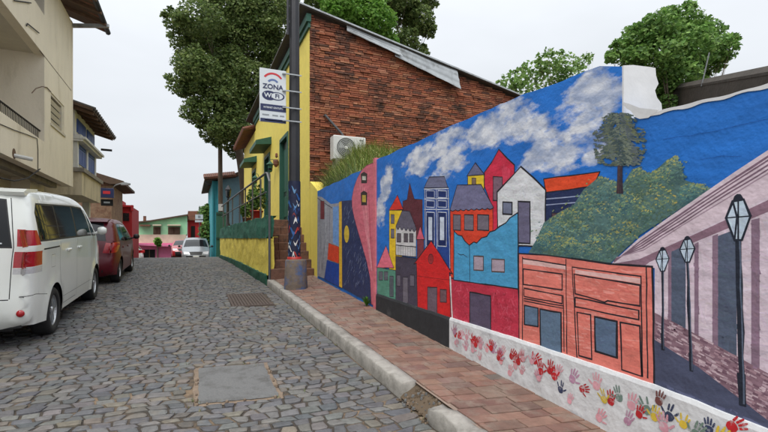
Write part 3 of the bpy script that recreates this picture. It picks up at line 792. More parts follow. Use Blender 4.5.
def shadow(b):
    flat(b, [(654, 339), (700, 368), (746, 403), (768, 420), (790, 436), (790, 446), (768, 434), (715, 410), (654, 388)], p.L + 2.5, srgb(72, 78, 102))
    for _ in range(60):
        x = R.uniform(656, 780); y = 384 + (x - 654) * .40 + R.uniform(-5, 3); line(b, [(x, y), (x + R.uniform(3, 9), y + 3)], .015, p.L + 2.9 + R.uniform(0, .1), R.choice([srgb(92, 98, 128), srgb(74, 80, 108)]))
p.strokes('painted_kerb', shadow)
# salmon shop front
p = Pic('painted_shop', 12)
def EP(pts): return [(520 + x / 2.7, 240 + y / 2.7) for x, y in pts]
SAL = srgb(218, 122, 110)
p.shape('painted_shop', [(519, 253.5), (545, 255), (572, 258.5), (611, 264), (652.6, 266.7), (654, 320), (654.5, 388), (600, 370), (519.5, 345)], SAL, .013)
p.strokes('painted_sheen', lambda b: [line(b, EP([(x, y), (x + R.uniform(8, 40), y + R.uniform(1, 8))]), R.uniform(.005, .013), p.L + .5 + R.uniform(0, .25), R.choice([srgb(224, 134, 122), srgb(210, 112, 102), srgb(226, 146, 136)])) for x, y in [(R.uniform(4, 310), R.uniform(52, 300)) for _ in range(420)] if 62 + x * .06 < y < 270 + x * .22])
p.strokes('painted_cornice', lambda b: (flat(b, EP([(8, 52), (125, 68), (125, 80), (8, 64)]), p.L + .9, srgb(220, 180, 176)), flat(b, EP([(150, 80), (326, 104), (326, 118), (150, 90)]), p.L + .9, srgb(220, 178, 174))))
def panels(b):
    for q in ([(10, 78), (115, 92), (115, 135), (10, 120)], [(12, 130), (115, 150), (115, 172), (12, 152)], [(147, 92), (325, 122), (325, 178), (238, 164), (230, 168), (150, 145)],
              [(150, 155), (322, 190), (322, 215), (150, 180)], [(155, 195), (192, 202), (195, 322), (160, 312)], [(272, 222), (325, 232), (330, 368), (276, 350)]):
        line(b, EP(q), .011, p.L + 1.2, BLK, True)
    for q in ([(8, 46), (8, 276)], [(8, 50), (125, 68)], [(125, 52), (128, 306)], [(118, 150), (120, 300)], [(142, 73), (155, 316)], [(142, 73), (328, 98), (332, 368)], [(342, 72), (346, 372)], [(12, 158), (118, 178)], [(12, 164), (118, 184)]):
        line(b, EP(q), .010, p.L + 1.2, BLK)
p.strokes('painted_panels', panels)
p.shape('painted_window', EP([(13, 176), (50, 184), (50, 234), (13, 228)]), srgb(92, 114, 138), .014, 1.3)
p.shape('painted_door', EP([(55, 186), (112, 196), (113, 306), (57, 292)]), srgb(94, 116, 140), .014, 1.3)
p.shape('painted_window', EP([(203, 207), (263, 220), (263, 318), (205, 300)]), srgb(88, 108, 134), .016, 1.3)
# three painted street lamps
def plamp(cx, y0, y1, hw, yb, xb, L):
    p = Pic('painted_lamp', L); hh = y1 - y0; DK = srgb(30, 36, 50)
    p.strokes('painted_lamp', lambda b: [line(b, [(cx, y1 - hh * .05), (xb, yb)], hw * .0026, p.L, DK), line(b, [(cx + .12 * hw, y1), (xb + .12 * hw, yb)], hw * .0007, p.L + .5, srgb(86, 98, 118)),
        line(b, [(xb - .1 * hw, yb - hh * .6), (xb, yb)], hw * .0034, p.L + .1, DK)])
    p.shape('painted_lantern', [(cx - .45 * hw, y0 + hh * .16), (cx + .45 * hw, y0 + hh * .12), (cx + hw, y0 + hh * .48), (cx + .3 * hw, y1), (cx - .3 * hw, y1), (cx - hw, y0 + hh * .52)], srgb(184, 200, 216), .012 * hw / 12, 1, DK)
    p.strokes('painted_lantern_bars', lambda b: [line(b, q, .009 * hw / 12, p.L + 1.6, DK) for q in ([(cx, y0 + hh * .1), (cx, y1)], [(cx - hw, y0 + hh * .52), (cx + hw, y0 + hh * .48)], [(cx - .45 * hw, y0 + hh * .16), (cx - .1 * hw, y0 + hh * .5), (cx - .3 * hw, y1)])]
        + [flat(b, [(cx - .5 * hw, y0 + hh * .17), (cx - .3 * hw, y0 + hh * .04), (cx - .1 * hw, y0), (cx + .18 * hw, y0), (cx + .3 * hw, y0 + hh * .04), (cx + .5 * hw, y0 + hh * .13)], p.L + 1.8, DK)])
plamp(663, 247, 271, 6.5, 349, 663.4, 13); plamp(687.8, 236, 262, 7.5, 370, 691.8, 13); plamp(738.8, 194, 240, 12.2, 403.5, 743, 13.5)
# --- far stretch motifs
p = Pic('painted_street', 2)
p.shape('painted_street', [(317.5, 196), (322, 197), (331, 204), (339, 203), (339, 284), (331, 281), (318, 276)], srgb(150, 152, 162), 0)
p.strokes('painted_trim', lambda b: [line(b, q, .02, p.L + .5, c) for q, c in (([(319, 199), (322, 270)], srgb(92, 94, 108)), ([(326, 203), (326, 250)], srgb(206, 208, 212)), ([(330, 208), (329, 262)], srgb(92, 90, 104)), ([(323, 236), (320, 274)], srgb(206, 206, 210)), ([(317.5, 198), (332, 208)], srgb(72, 74, 90)), ([(327, 225), (322, 270)], srgb(104, 104, 116)))])
p.shape('painted_sign', quad(320.5, 201, 324.4, 219), srgb(116, 40, 48), .008, .9)
p.shape('painted_sky_gap', [(333, 207), (338.8, 206), (338.8, 246), (333, 243)], srgb(112, 152, 206), 0, .8)
p.shape('painted_awning', [(328.7, 243), (339, 247), (339, 263.5), (327.5, 259.4)], srgb(208, 68, 40), .006, 1.2)
p.shape('painted_step', [(327, 260), (339, 264), (341, 288), (324.3, 279)], srgb(26, 66, 150), .006, 1)
p = Pic('painted_cobbled_wall', 3)
def cobb(b):
    flat(b, [(341, 201), (354, 200), (364, 243), (371.7, 276), (371.5, 304), (341, 287)], p.L, srgb(44, 54, 92))
    for _ in range(170):
        x, y = R.uniform(342, 371), R.uniform(205, 288)
        if (x - 354) / 17.7 * 76 + 204 > y: continue
        line(b, [(x, y), (x + R.uniform(.6, 1.6), y + R.uniform(-2.5, -5))], .012, p.L + .4 + R.uniform(0, .3), R.choice([srgb(104, 116, 150), srgb(84, 94, 132), srgb(130, 138, 162), srgb(26, 32, 64)]))
p.strokes('painted_cobbled_wall', cobb)
p.shape('painted_post', [(339, 202), (341.8, 201), (342.3, 288), (339.2, 286.5)], srgb(214, 172, 52), .006, .9)
p.shape('painted_oval', [(346.7 + 2.6 * math.cos(a * .5236), 234 + 9 * math.sin(a * .5236)) for a in range(12)], srgb(206, 176, 62), .008, .9)
p = Pic('painted_pink_wall', 5)
p.shape('painted_pink_wall', [(373.4, 163), (367, 165.5), (362, 170), (357.5, 178), (354, 188), (352, 198), (352.3, 207), (354.5, 218), (358, 231), (362.5, 246), (367, 262), (370.3, 278), (371.5, 304), (374.6, 306), (374.6, 163)], srgb(202, 106, 122), .012, 0, srgb(126, 54, 74))
p.strokes('painted_sheen', lambda b: [line(b, [(360 + i * 2.2, 184 + i * 2), (366 + i * 1.2, 232 + i * 3), (371.5 + i * .4, 270)], .03, p.L + .5 + .1 * i, R.choice([srgb(214, 134, 146), srgb(186, 84, 102), srgb(220, 150, 156)])) for i in range(5)])
for y0, y1 in ((172, 183), (191, 205)):
    p.shape('painted_lantern', [(361, y0 + 2), (364, y0), (367.4, y0 + 2), (367, y1), (361.5, y1)], srgb(54, 46, 44), .008, 1.2)
    p.shape('painted_glow', quad(362.3, y0 + 4, 366, y1 - 3), srgb(190, 164, 70) if y0 > 180 else srgb(190, 190, 180), 0, 1.8)
# --- plinth bands, a hand's breadth proud of the wall
mat('black_plinth', srgb(38, 40, 44), .75, .25, 8, .5, 9, col2=srgb(70, 72, 74), c2scale=6, c2thr=.62)
mat('white_plinth', srgb(204, 206, 208), .8, .07, 6, .6, 8, col2=srgb(168, 170, 174), c2scale=4, c2thr=.6, bdist=.03)
PO = .028
def plinth(b, top_px, slope=.02):
    P = [on_x(x, y, WX) for x, y in top_px]; prof = []
    vs = []
    n = len(P)
    for p_ in P:
        j = .006 * noise.noise(Vector((p_.y * 6, 3, 1)))
        vs += [(WX + .03, p_.y, p_.z + slope + j), (WX - PO * .6, p_.y, p_.z + slope * .6 + j), (WX - PO, p_.y, p_.z - .015 + j), (WX - PO, p_.y, -.1), (WX + .03, p_.y, -.1)]
    fs = [(i * 5 + k, (i + 1) * 5 + k, (i + 1) * 5 + k + 1, i * 5 + k + 1) for i in range(n - 1) for k in range(4)] + [(0, 1, 2, 3, 4), tuple(range((n - 1) * 5, n * 5))]
    b.add(vs, fs)
def seg(p, q, n): return [(p[0] + (q[0] - p[0]) * i / n, p[1] + (q[1] - p[1]) * i / n) for i in range(n)]
part('black_plinth', 'black_plinth', wall, lambda b: plinth(b, seg((377.5, 294.5), (451, 318.5), 16) + [(451, 318.5)]))
wt = seg((451.3, 318.5), (522, 341), 12) + seg((522, 341), (655, 386), 20) + seg((655, 386), (768, 431), 16) + [(768, 431), (810, 450)]
part('white_plinth', 'white_plinth', wall, lambda b: plinth(b, wt))
mat('hand_paint', None, .6, .2, 40, 0, attr=True, col2=srgb(200, 200, 202), c2scale=22, c2thr=.6)
def hand(cx, cy, size, ang, col, mirror, hid, miss=()):
    p = on_x(cx, cy, WX - PO); b = MB(); b.keep = True
    ca, sa = math.cos(ang), math.sin(ang)
    def T(u, v, k): u = -u if mirror else u; return (WX - PO - .0004 - .00008 * hid - .00004 * k, p.y + (u * ca - v * sa) * size, p.z + (u * sa + v * ca) * size)
    palm = [(-.22, -.3), (-.05, -.38), (.15, -.36), (.27, -.2), (.29, .05), (.2, .14), (0, .17), (-.2, .12), (-.27, -.08)]
    b.add([T(u, v, 0) for u, v in palm], [list(range(len(palm)))], col)
    for i, (bu, bv, l, a) in enumerate(((-.2, .18, .40, .28), (-.06, .23, .48, .08), (.09, .22, .46, -.08), (.23, .14, .36, -.3), (-.3, -.12, .36, 1.0))):
        if i in miss: continue
        d = (-math.sin(a), math.cos(a)); n_ = (d[1], -d[0])
        for s0, s1, w0, w1 in ((.0, .36, .055, .065), (.42, .68, .065, .06), (.73, 1, .062, .04)):
            q = [T(bu + d[0] * l * s + n_[0] * w * sg, bv + d[1] * l * s + n_[1] * w * sg, 1) for s, w, sg in ((s0, w0, -1), (s1, w1, -1), (s1 + .05, w1 * .5, -1), (s1 + .05, w1 * .5, 1), (s1, w1, 1), (s0, w0, 1))]
            b.add(q, [list(range(6))], col)
    b.build('handprint', 'hand_paint', wall)
RD, PK, NV, MV, YL, GN, BR = srgb(178, 30, 38), srgb(206, 150, 160), srgb(48, 58, 88), srgb(172, 130, 152), srgb(206, 178, 58), srgb(104, 128, 116), srgb(112, 66, 62)
HANDS = [(454.7, 333, RD), (461, 336, PK), (467, 336, PK), (473, 341, RD), (478.5, 342, RD), (487, 349, PK), (493, 349, MV), (502.7, 352, PK), (512, 355.6, RD), (522, 358, RD), (535.5, 360, RD), (550, 369, RD),
         (510, 372, PK), (522, 371, PK), (539, 377, MV), (560.7, 388.6, NV), (573, 378, MV), (583, 389, RD), (596.5, 384, PK), (611, 400, RD), (619, 396, GN), (480, 357, PK), (466, 347, PK),
         (632, 404, PK), (628, 420, MV), (646.4, 408, GN), (655, 415.6, YL), (659.6, 400, BR), (670, 415, NV), (683.7, 423, YL), (709, 428, NV), (734, 426, RD), (600, 417, PK), (570, 400, PK)] + [(R.uniform(454, 560), 0, R.choice([RD, RD, PK, PK, MV])) for _ in range(20)] + [(x, 0, c) for x, c in ((604, YL), (640, RD), (664, PK), (697, GN), (720, YL), (750, PK))]
for i, (x, y, c) in enumerate(HANDS):
    y = y or 329 + (x - 452) * .40 + R.uniform(-1, 14)
    hand(x, y, R.uniform(.085, .125), R.uniform(-.6, .6) + (.9 if i % 7 == 3 else 0), jit(c, .12), R.random() < .5, i, miss=(R.randrange(5),) if R.random() < .25 else ())
b = MB(); b.keep = True
for q_ in ([(664, 139), (672, 137.6), (680, 136.5), (691, 135.4), (700, 133), (708, 132.6), (716, 131.5), (726, 128), (735, 126), (750, 123.4), (768, 119)], [(700, 160), (708, 158), (715, 157.6), (722, 156), (733, 156.4), (741, 155.5)]):
    line(b, [(x + R.uniform(-.5, .5), y + R.uniform(-.6, .6)) for x, y in q_], .0022, .6, srgb(24, 78, 150))
b.build('cracks', 'paint', wall, kind='stuff')
# weed at the foot of the pilaster
def weed(name, label, base, n, h, sp):
    t = thing(name, label, 'plant', base); b = MB(); b.keep = True
    for _ in range(n):
        a = R.uniform(0, 6.28); l = R.uniform(.5, 1) * h; d = Vector((math.cos(a), math.sin(a), 0)); s_ = R.uniform(.3, 1) * sp
        p0 = Vector(base); p1 = p0 + d * s_ * .5 + Vector((0, 0, l * .7)); p2 = p0 + d * s_ + Vector((0, 0, l)); w_ = Vector((-d.y, d.x, 0)) * .018
        b.add([p0 - w_ * .3, p0 + w_ * .3, p1 + w_, p2, p1 - w_], [(0, 1, 2, 3, 4)], jit(srgb(74, 120, 44), .3))
    b.build('leaves', 'leaf', t); return t
wp = on_x(366.5, 299, WX - .07); weed('weed', 'small green weed growing at the foot of the pink pilaster', (wp.x, wp.y, SW(wp.x, wp.y)), 16, .18, .1)
# ================================================================ YELLOW HOUSE with brick gable
mat('yellow_paint', srgb(232, 212, 98), .75, .10, 5, .4, 14, col2=srgb(208, 190, 96), c2scale=2.5, c2thr=.62)
mat('green_paint', srgb(34, 84, 68), .6, .12, 6, .3, 18)
mat('dark_green', srgb(20, 52, 42), .55, .12, 6, .2, 18)
mat('brick', None, .92, .30, 22, .7, 60, attr=True, col2=srgb(66, 48, 40), c2scale=1.5, c2thr=.56)
mat('old_mortar', srgb(76, 58, 48), .95, .3, 10, .6, 40)
mat('zinc', srgb(168, 172, 174), .45, .2, 5, .15, 20, metal=.55, col2=srgb(120, 120, 118), c2scale=3, c2thr=.6)
mat('roof_dark', srgb(74, 70, 66), .85, .25, 8, .4, 20)
mat('terracotta', srgb(122, 78, 60), .85, .3, 9, .4, 30, col2=srgb(78, 64, 56), c2scale=3)
mat('glass_dark', (.012, .014, .017), .06, .05, 3, 0, spec=.6)
mat('white_metal', srgb(206, 206, 202), .45, .06, 8, .05, 30)
mat('step_stone', srgb(112, 80, 66), .9, .28, 9, .6, 30, col2=srgb(74, 58, 52), c2scale=5)
mat('iron_grey', srgb(96, 98, 100), .5, .15, 12, .1, 40, metal=.4)
mat('pole_steel', srgb(44, 45, 50), .5, .18, 5, .15, 30, metal=.25)
mat('concrete', srgb(142, 136, 126), .9, .2, 8, .5, 30, col2=srgb(108, 104, 98), c2scale=4)
FX, BY = 2.86, 11.5
PZ = 2.21                                    # porch floor height
EZ = 7.50
house = thing('yellow_house', 'yellow house with green trim and a long bare brick gable wall', 'house', (6, 16, G(12)))
def roofz(x): return 7.55 + (x - FX) * (6.19 - 7.55) / (9.6 - FX)
# brick gable: backing plus single bricks
bw = part('brick_wall', 'old_mortar', house, lambda b: b.prism([(FX + .012, BY + .04, .4), (9.62, BY + .04, .4), (9.62, BY + .04, roofz(9.62)), (FX + .012, BY + .04, roofz(FX))], (0, .004, 0)))
BR_ = [srgb(150, 88, 62), srgb(138, 80, 58), srgb(158, 100, 72), srgb(126, 76, 57), srgb(112, 72, 56), srgb(164, 112, 86), srgb(94, 64, 52)]
bricks = []
z = 2.6; r = 0
while z < 7.6:
    h = .05; x = FX + .005 - (r % 2) * .13 - R.uniform(0, .04)
    while x < 9.6:
        l = R.choice((.25, .27, .27, .28, .13)) + R.uniform(-.015, .015)
        x0, x1 = max(x, FX + .005), min(x + l, 9.6)
        if x1 - x0 > .04 and z + h < roofz(x1) - .0 and z > 2.9 - .0: bricks.append((x0, x1, z, h))
        x += l + .010
    z += h + .009; r += 1
bricks.sort(key=lambda q: depth(q[0], BY) + abs(q[2] - 4.5) * .15 + (9 if q[2] < 3.4 else 0))
rest = MB()
def brick(b, q):
    x0, x1, z0, h = q
    wear = noise.noise(Vector((x0 * .9, z0 * 1.1, 4)))
    d = R.uniform(-.012, .012) + (-.02 if R.random() < .06 else 0) - (.018 * R.random() if x0 < 4 else 0)
    sag = .01 * math.sin(x0 * 1.7 + z0)
    y0 = BY + .012 + d; c = .004
    j = lambda: R.uniform(-.004, .004)
    fr = [(x0 + c + j(), y0, z0 + c + sag + j()), (x1 - c + j(), y0 + j(), z0 + c + sag + j()), (x1 - c + j(), y0, z0 + h - c + sag + j()), (x0 + c + j(), y0 + j(), z0 + h - c + sag + j())]
    md = [(x0 + j() * .5, y0 + .012, z0 + sag), (x1 + j() * .5, y0 + .012, z0 + sag), (x1 + j() * .5, y0 + .012, z0 + h + sag), (x0 + j() * .5, y0 + .012, z0 + h + sag)]
    bk = [(a, BY + .042, e) for a, _, e in md]
    k = 3 if wear < -.12 else 0
    col = R.choices(BR_, (5, 5, 4, 3, 2, 2, 1 + (2 if wear < -.1 else 0)))[0]
    b.add(fr + md + bk, [(0, 1, 2, 3)] + [(a * 4 + i, a * 4 + (i + 1) % 4, a * 4 + 4 + (i + 1) % 4, a * 4 + 4 + i) for a in (0, 1) for i in range(4)], jit(col, .14))
for i, q in enumerate(bricks):
    if i < 300: b = MB(); brick(b, q); b.build('brick', 'brick', bw)
    else: brick(rest, q)
rest.build('bricks', 'brick', bw, kind='stuff')
# street facade
part('facade', 'yellow_paint', house, lambda b: (b.box(FX, FX + .3, BY + .045, 14.35, .4, EZ - .18), b.box(FX, FX + .3, 14.35, 15.6, 5.0, EZ - .18), b.box(FX, FX + .3, 15.6, 17.9, .4, EZ - .18),
     b.box(FX, FX + .3, 17.9, 19.1, 5.0, EZ - .18), b.box(FX, FX + .3, 19.1, 22.0, .4, EZ - .18), b.box(FX, FX + .3, 22.0, 23.1, 5.0, EZ - .6), b.box(FX, FX + .3, 23.1, 27.0, .4, EZ - .6)))
part('corner_pier', 'yellow_paint', house, lambda b: b.prism([(FX + .003, 10.55, .4), (FX + .003, BY, .4), (FX + .003, BY, 3.15), (FX + .003, 10.9, 2.9), (FX + .003, 10.55, 2.72)], (.3, 0, 0)))
part('cornice', 'green_paint', house, lambda b: (b.box(FX - .10, FX + .02, BY - .06, 22.2, EZ - .22, EZ - .02), b.box(FX - .05, FX + .01, BY - .03, 22.1, EZ - .36, EZ - .219)))
for y0, y1 in ((14.35, 15.6), (17.9, 19.1), (22.0, 23.1)):
    d = part('door', 'dark_green', house, lambda b: (b.box(FX + .1, FX + .16, y0, (y0 + y1) / 2 - .004, PZ, 5.0), b.box(FX + .1, FX + .16, (y0 + y1) / 2 + .004, y1, PZ, 5.0)))
    part('frame', 'green_paint', d, lambda b: (b.box(FX - .03, FX + .12, y0 - .09, y0 + .03, PZ, 5.09), b.box(FX - .03, FX + .12, y1 - .03, y1 + .09, PZ, 5.09), b.box(FX - .032, FX + .12, y0 + .03, y1 - .03, 4.97, 5.09)))
    for k in range(2):
        ya = y0 + .1 + k * (y1 - y0) / 2; yb = ya + (y1 - y0) / 2 - .2
        for za, zb in ((PZ + .2, PZ + .9), (PZ + 1.05, PZ + 2.5)): part('panel', 'green_paint', d, lambda b: b.cbox(FX + .085, FX + .12, ya, yb, za, zb, .015))
for y0, y1 in ((17.5, 19.5), (21.6, 23.5)):
    part('awning', 'green_paint', house, lambda b: b.prism([(FX + .01, y0, 5.62), (FX + .01, y0, 5.34), (FX - .58, y0, 5.28), (FX - .58, y0, 5.44)], (0, y1 - y0, 0)))
# roof of sheets, thin edge towards us, and the loose zinc flashing on the gable
part('roof', 'roof_dark', house, lambda b: (b.prism([(FX - .3, BY - .14, roofz(FX) + .06), (9.85, BY - .14, roofz(9.85) + .0), (9.85, BY - .14, roofz(9.85) + .05), (FX - .3, BY - .14, roofz(FX) + .115)], (0, 12, 0)),
     b.prism([(FX - .5, 22.3, EZ - .55), (FX + 3, 22.3, EZ + .5), (FX + 3, 22.3, EZ + .58), (FX - .5, 22.3, EZ - .46)], (0, 5.2, 0))))
for k in range(22): part('eave_tile', 'terracotta', house, lambda b: b.tube([(FX - .55, 22.35 + k * .24, EZ - .52), (FX + .4, 22.35 + k * .24, EZ - .2)], .1, 7))
def flashing(b, xa, xb, da, db, out):
    n = 24; m = 9; vs = []
    for i in range(n + 1):
        u = i / n; x = xa + (xb - xa) * u; dep = da + (db - da) * u
        for j in range(m + 1):
            v = j / m; rid = .012 * math.sin(v * 19) + .02 * noise.noise(Vector((x * 1.3, v * 2, 2)))
            vs.append((x + .10 * v * u, BY - .09 - out - .10 * v * u + rid, roofz(x) + .05 - dep * v + .012 * noise.noise(Vector((x * 3, v, 0)))))
    b.add(vs, [(i * (m + 1) + k, (i + 1) * (m + 1) + k, (i + 1) * (m + 1) + k + 1, i * (m + 1) + k + 1) for i in range(n) for k in range(m)])
part('roof_edge', 'zinc', house, lambda b: b.prism([(FX - .3, BY - .17, roofz(FX) + .085), (9.88, BY - .17, roofz(9.88) + .02), (9.88, BY - .17, roofz(9.88) + .062), (FX - .3, BY - .17, roofz(FX) + .127)], (0, .028, 0)))
part('flashing', 'zinc', house, lambda b: flashing(b, 3.84, 5.35, .20, .34, 0), True)
part('flashing', 'zinc', house, lambda b: flashing(b, 5.25, 7.25, .36, .62, .02), True)
def lantern(y, zc, m='green_paint'):
    t = part('wall_lantern', m, house, lambda b: (b.lathe([(0, .24), (.02, .2), (.05, .17), (.13, .1), (.14, .08), (.10, .08), (.07, -.16), (.05, -.18), (0, -.2)], (FX - .2, y, zc), n=6), b.tube([(FX, y, zc + .02), (FX - .1, y, zc + .28), (FX - .2, y, zc + .26)], .014, 6)))
    part('pane', 'glass_dark', t, lambda b: b.lathe([(.094, .06), (.076, -.13)], (FX - .2, y, zc), n=6))
lantern(16.55, 4.3); lantern(20.6, 4.35)
part('wall_pot', 'terracotta', house, lambda b: (b.lathe([(0, .12), (.07, .12), (.1, .05), (.09, -.06), (.04, -.14), (0, -.15)], (FX - .1, 15.95, 4.35), n=12), b.lathe([(0, .3), (.04, .28), (.05, .16), (0, .12)], (FX - .08, 15.95, 4.4), n=8)))
# ================================================================ PORCH: painted retaining wall, steps, railing
mat('porch_paint', None, .8, .12, 6, .7, 10, attr=True, bdist=.03)
porch = thing('porch', 'raised porch with rough green and yellow retaining wall and brown stone steps', 'porch', (2.2, 15, G(15)))
base = [(KX0 + .02, 11.2), (1.62, 13.5), (1.5, 16), (1.34, 19.5), (1.3, 22.5)]
def along(u):
    u *= len(base) - 1; i = min(int(u), len(base) - 2); f = u - i
    return base[i][0] * (1 - f) + base[i + 1][0] * f, base[i][1] * (1 - f) + base[i + 1][1] * f
GRN, YEL = srgb(42, 100, 82), srgb(226, 206, 92)
def band(b, zlo, zhi, col, out, n=150, m=8):
    vs = []
    for i in range(n + 1):
        x, y = along(i / n)
        for j in range(m + 1):
            v = j / m; z = zlo(y) * (1 - v) + zhi(y) * v
            z += .03 * noise.noise(Vector((y * 3, col[0] * 9, j))) if j in (0, m) else 0
            d = .035 * noise.noise(Vector((y * 2.2, z * 3.5, 1))) + .02 * noise.noise(Vector((y * 7, z * 9, 2)))
            vs.append((x - out - d, y, z))
    b.add(vs, [(i * (m + 1) + j, (i + 1) * (m + 1) + j, (i + 1) * (m + 1) + j + 1, i * (m + 1) + j + 1) for i in range(n) for j in range(m)], col)
    # thickness at the near end and top
    e = vs[:m + 1]; b.add(e + [(x + .16, y, z) for x, y, z in e], [(j, j + 1, m + 2 + j, m + 1 + j) for j in range(m)], col)
    tp = [vs[i * (m + 1) + m] for i in range(n + 1)]
    b.add(tp + [(x + .3, y, z) for x, y, z in tp], [(i, i + 1, n + 2 + i, n + 1 + i) for i in range(n)], col)
zmid = lambda y: 1.67 + .0094 * (y - 11.2); zlow = lambda y: G(y) + .24 - .01 * (y - 11.2)
part('yellow_band', 'porch_paint', porch, lambda b: band(b, lambda y: zlow(y) - .1, lambda y: zmid(y) + .03, YEL, 0), True)
part('green_band', 'porch_paint', porch, lambda b: band(b, zmid, lambda y: PZ + .05 * noise.noise(Vector((y * 1.3, 0, 0))), GRN, .02), True)
part('green_foot', 'porch_paint', porch, lambda b: band(b, lambda y: G(y) - .1, zlow, srgb(26, 82, 62), .05, m=4), True)
part('porch_floor', 'step_stone', porch, lambda b: b.prism([(1.75, 12.7, PZ - .02), (FX + .05, 12.7, PZ - .02), (FX + .05, 22.5, PZ - .02), (1.4, 22.5, PZ - .02)], (0, 0, -.5)))
n = 7; z0 = SW(2.3, 11.1)
for k in range(n):
    zt_ = z0 + (PZ - z0) * (k + 1) / n; y0 = 11.08 + k * .27
    def stp(b):
        x = 1.80
        while x < 2.9:
            l = R.uniform(.28, .5); x1 = min(x + l, 2.92)
            if x1 - x > .05: b.cbox(x, x1 - .006, y0 + R.uniform(-.008, .008), y0 + .45, zt_ - .27, zt_ + R.uniform(-.006, .006), .014)
            x += l
    part('step', 'step_stone', porch, stp)
rail = part('railing', 'iron_grey', porch, lambda b: (
    b.tube([(1.72, 11.3, 3.27), (1.64, 13.5, 3.27), (1.55, 16, 3.27), (1.42, 19.5, 3.25), (1.36, 22.3, 3.25)], .028, 8),
    b.tube([(1.72, 11.3, 2.8), (1.64, 13.5, 2.8), (1.55, 16, 2.8), (1.42, 19.5, 2.78), (1.36, 22.3, 2.78)], .018, 8)), True)
for u in (.0, .12, .25, .38, .5, .63, .76, .9):
    x, y = along(u); part('post', 'iron_grey', rail, lambda b: b.tube([(x + .06, y + .1, PZ - .1), (x + .06, y + .1, 3.27)], .024, 8))
part('handrail_post', 'iron_grey', porch, lambda b: b.tube([(1.77, 11.12, .55), (1.77, 11.12, 3.05), (1.74, 11.3, 3.27)], .03, 8))
# flowerpots on the porch
def pot(x, y, r, h, m, label, n, ph, cols, sp):
    t = thing('potted_plant', label, 'plant', (x, y, PZ - .02))
    part('pot', m, t, lambda b: b.lathe([(r * .7, 0), (r, h), (r * 1.08, h), (r * 1.08, h * .88), (r * 1.1, h), (r * .9, h), (r * .85, h * .9), (0, h * .9)], (x, y, PZ - .02), n=16), True)
    b = MB(); b.keep = True; leaves(b, [(x, y, PZ + h + ph * .45, sp, ph * .55)], n, .13, cols); b.build('foliage', 'leaf', t)
mat('red_pot', srgb(168, 42, 34), .5, .1, 8, .1, 30)
FOL = [srgb(74, 108, 48), srgb(92, 124, 54), srgb(58, 92, 44), srgb(112, 136, 70)]
pot(2.0, 15.2, .2, .42, 'red_pot', 'leafy plant in red pot behind the porch railing', 420, .8, FOL, .32)
pot(1.95, 17.4, .16, .3, 'terracotta', 'small bushy plant in terracotta pot further along the porch', 260, .5, FOL, .25)
# old-style porch lamp post at the far end
t = thing('lamp_post', 'black lantern post at the far end of the porch', 'lamp post', (1.5, 20.3, PZ))
part('post', 'pole_steel', t, lambda b: b.lathe([(.09, -.1), (.09, .1), (.04, .2), (.035, 1.2), (.05, 1.22), (.03, 1.26)], (1.5, 20.3, PZ), n=10), True)
lt = part('lantern', 'pole_steel', t, lambda b: b.lathe([(.03, 1.26), (.08, 1.3), (.09, 1.31), (.12, 1.6), (.14, 1.62), (.06, 1.74), (.02, 1.8), (0, 1.84)], (1.5, 20.3, PZ), n=6))
part('pane', 'glass_dark', lt, lambda b: b.lathe([(.094, 1.33), (.121, 1.58)], (1.5, 20.3, PZ), n=6))
# ================================================================ STEEL POLE with wi-fi sign
PX, PY = 2.05, 9.45; pz = SW(PX, PY)
pole = thing('utility_pole', 'dark steel pole in a painted concrete collar before the steps', 'pole', (PX, PY, pz))
part('collar', 'collar_paint' if False else mat('collar_paint', srgb(104, 92, 82), .85, .3, 10, .5, 25, col2=srgb(48, 88, 140), c2scale=3.2, c2thr=.56), pole, lambda b: b.lathe([(.25, -.03), (.245, .02), (.22, .58), (.2, .61), (.12, .62)], (PX, PY, pz), n=28), True)
part('shaft', 'pole_steel', pole, lambda b: b.lathe([(.125, .3), (.12, 1.6), (.115, 3.6), (.105, 5.0), (.095, 8.6)], (PX - .03, PY, pz), n=8))
COLS = [srgb(48, 92, 150), srgb(170, 58, 50), srgb(206, 206, 204), srgb(52, 60, 110), srgb(132, 60, 62), srgb(96, 138, 178)]
def wrap(b):                                 # painted swirls on the lower shaft
    for k in range(46):
        z = pz + .66 + R.random() * 1.5; a0 = R.uniform(2.6, 5.6); L_ = R.uniform(.3, .9); h = R.uniform(.03, .10)
        c = COLS[R.choices(range(6), (3, 2.5 if z < pz + 1.4 else .5, 2, 3, 2, 2))[0]]
        nn = 5; vs = []
        for i in range(nn + 1):
            a = a0 + L_ * (i / nn - .5); rr = .131 + k * .0001; zz = z + .06 * math.sin(i * .9 + k)
            hh = h * math.sin(math.pi * (i + .35) / (nn + .7))
            vs += [(PX - .03 + rr * math.cos(a), PY + rr * math.sin(a), zz - hh / 2), (PX - .03 + rr * math.cos(a), PY + rr * math.sin(a), zz + hh / 2)]
        b.add(vs, [(2 * i, 2 * i + 2, 2 * i + 3, 2 * i + 1) for i in range(nn)], c)
part('painted_wrap', 'paint', pole, lambda b: b.lathe([(.1275, .6), (.1265, 2.25)], (PX - .03, PY, pz), n=20, col=srgb(34, 40, 66)), True)
part('painted_swirls', 'paint', pole, wrap, kind='stuff')
part('paint_ring', 'red_pot', pole, lambda b: b.lathe([(.15, .6), (.15, .66), (.13, .665)], (PX - .03, PY, pz), n=20), True)
part('conduit', 'pole_steel', pole, lambda b: b.tube([(PX - .17, PY - .02, pz + 5.3), (PX - .17, PY - .02, pz + 6.2)], .03, 8))
mat('sign_white', srgb(206, 212, 216), .35, .03, 5, 0); mat('sign_navy', srgb(36, 44, 84), .4, .04, 5, 0)
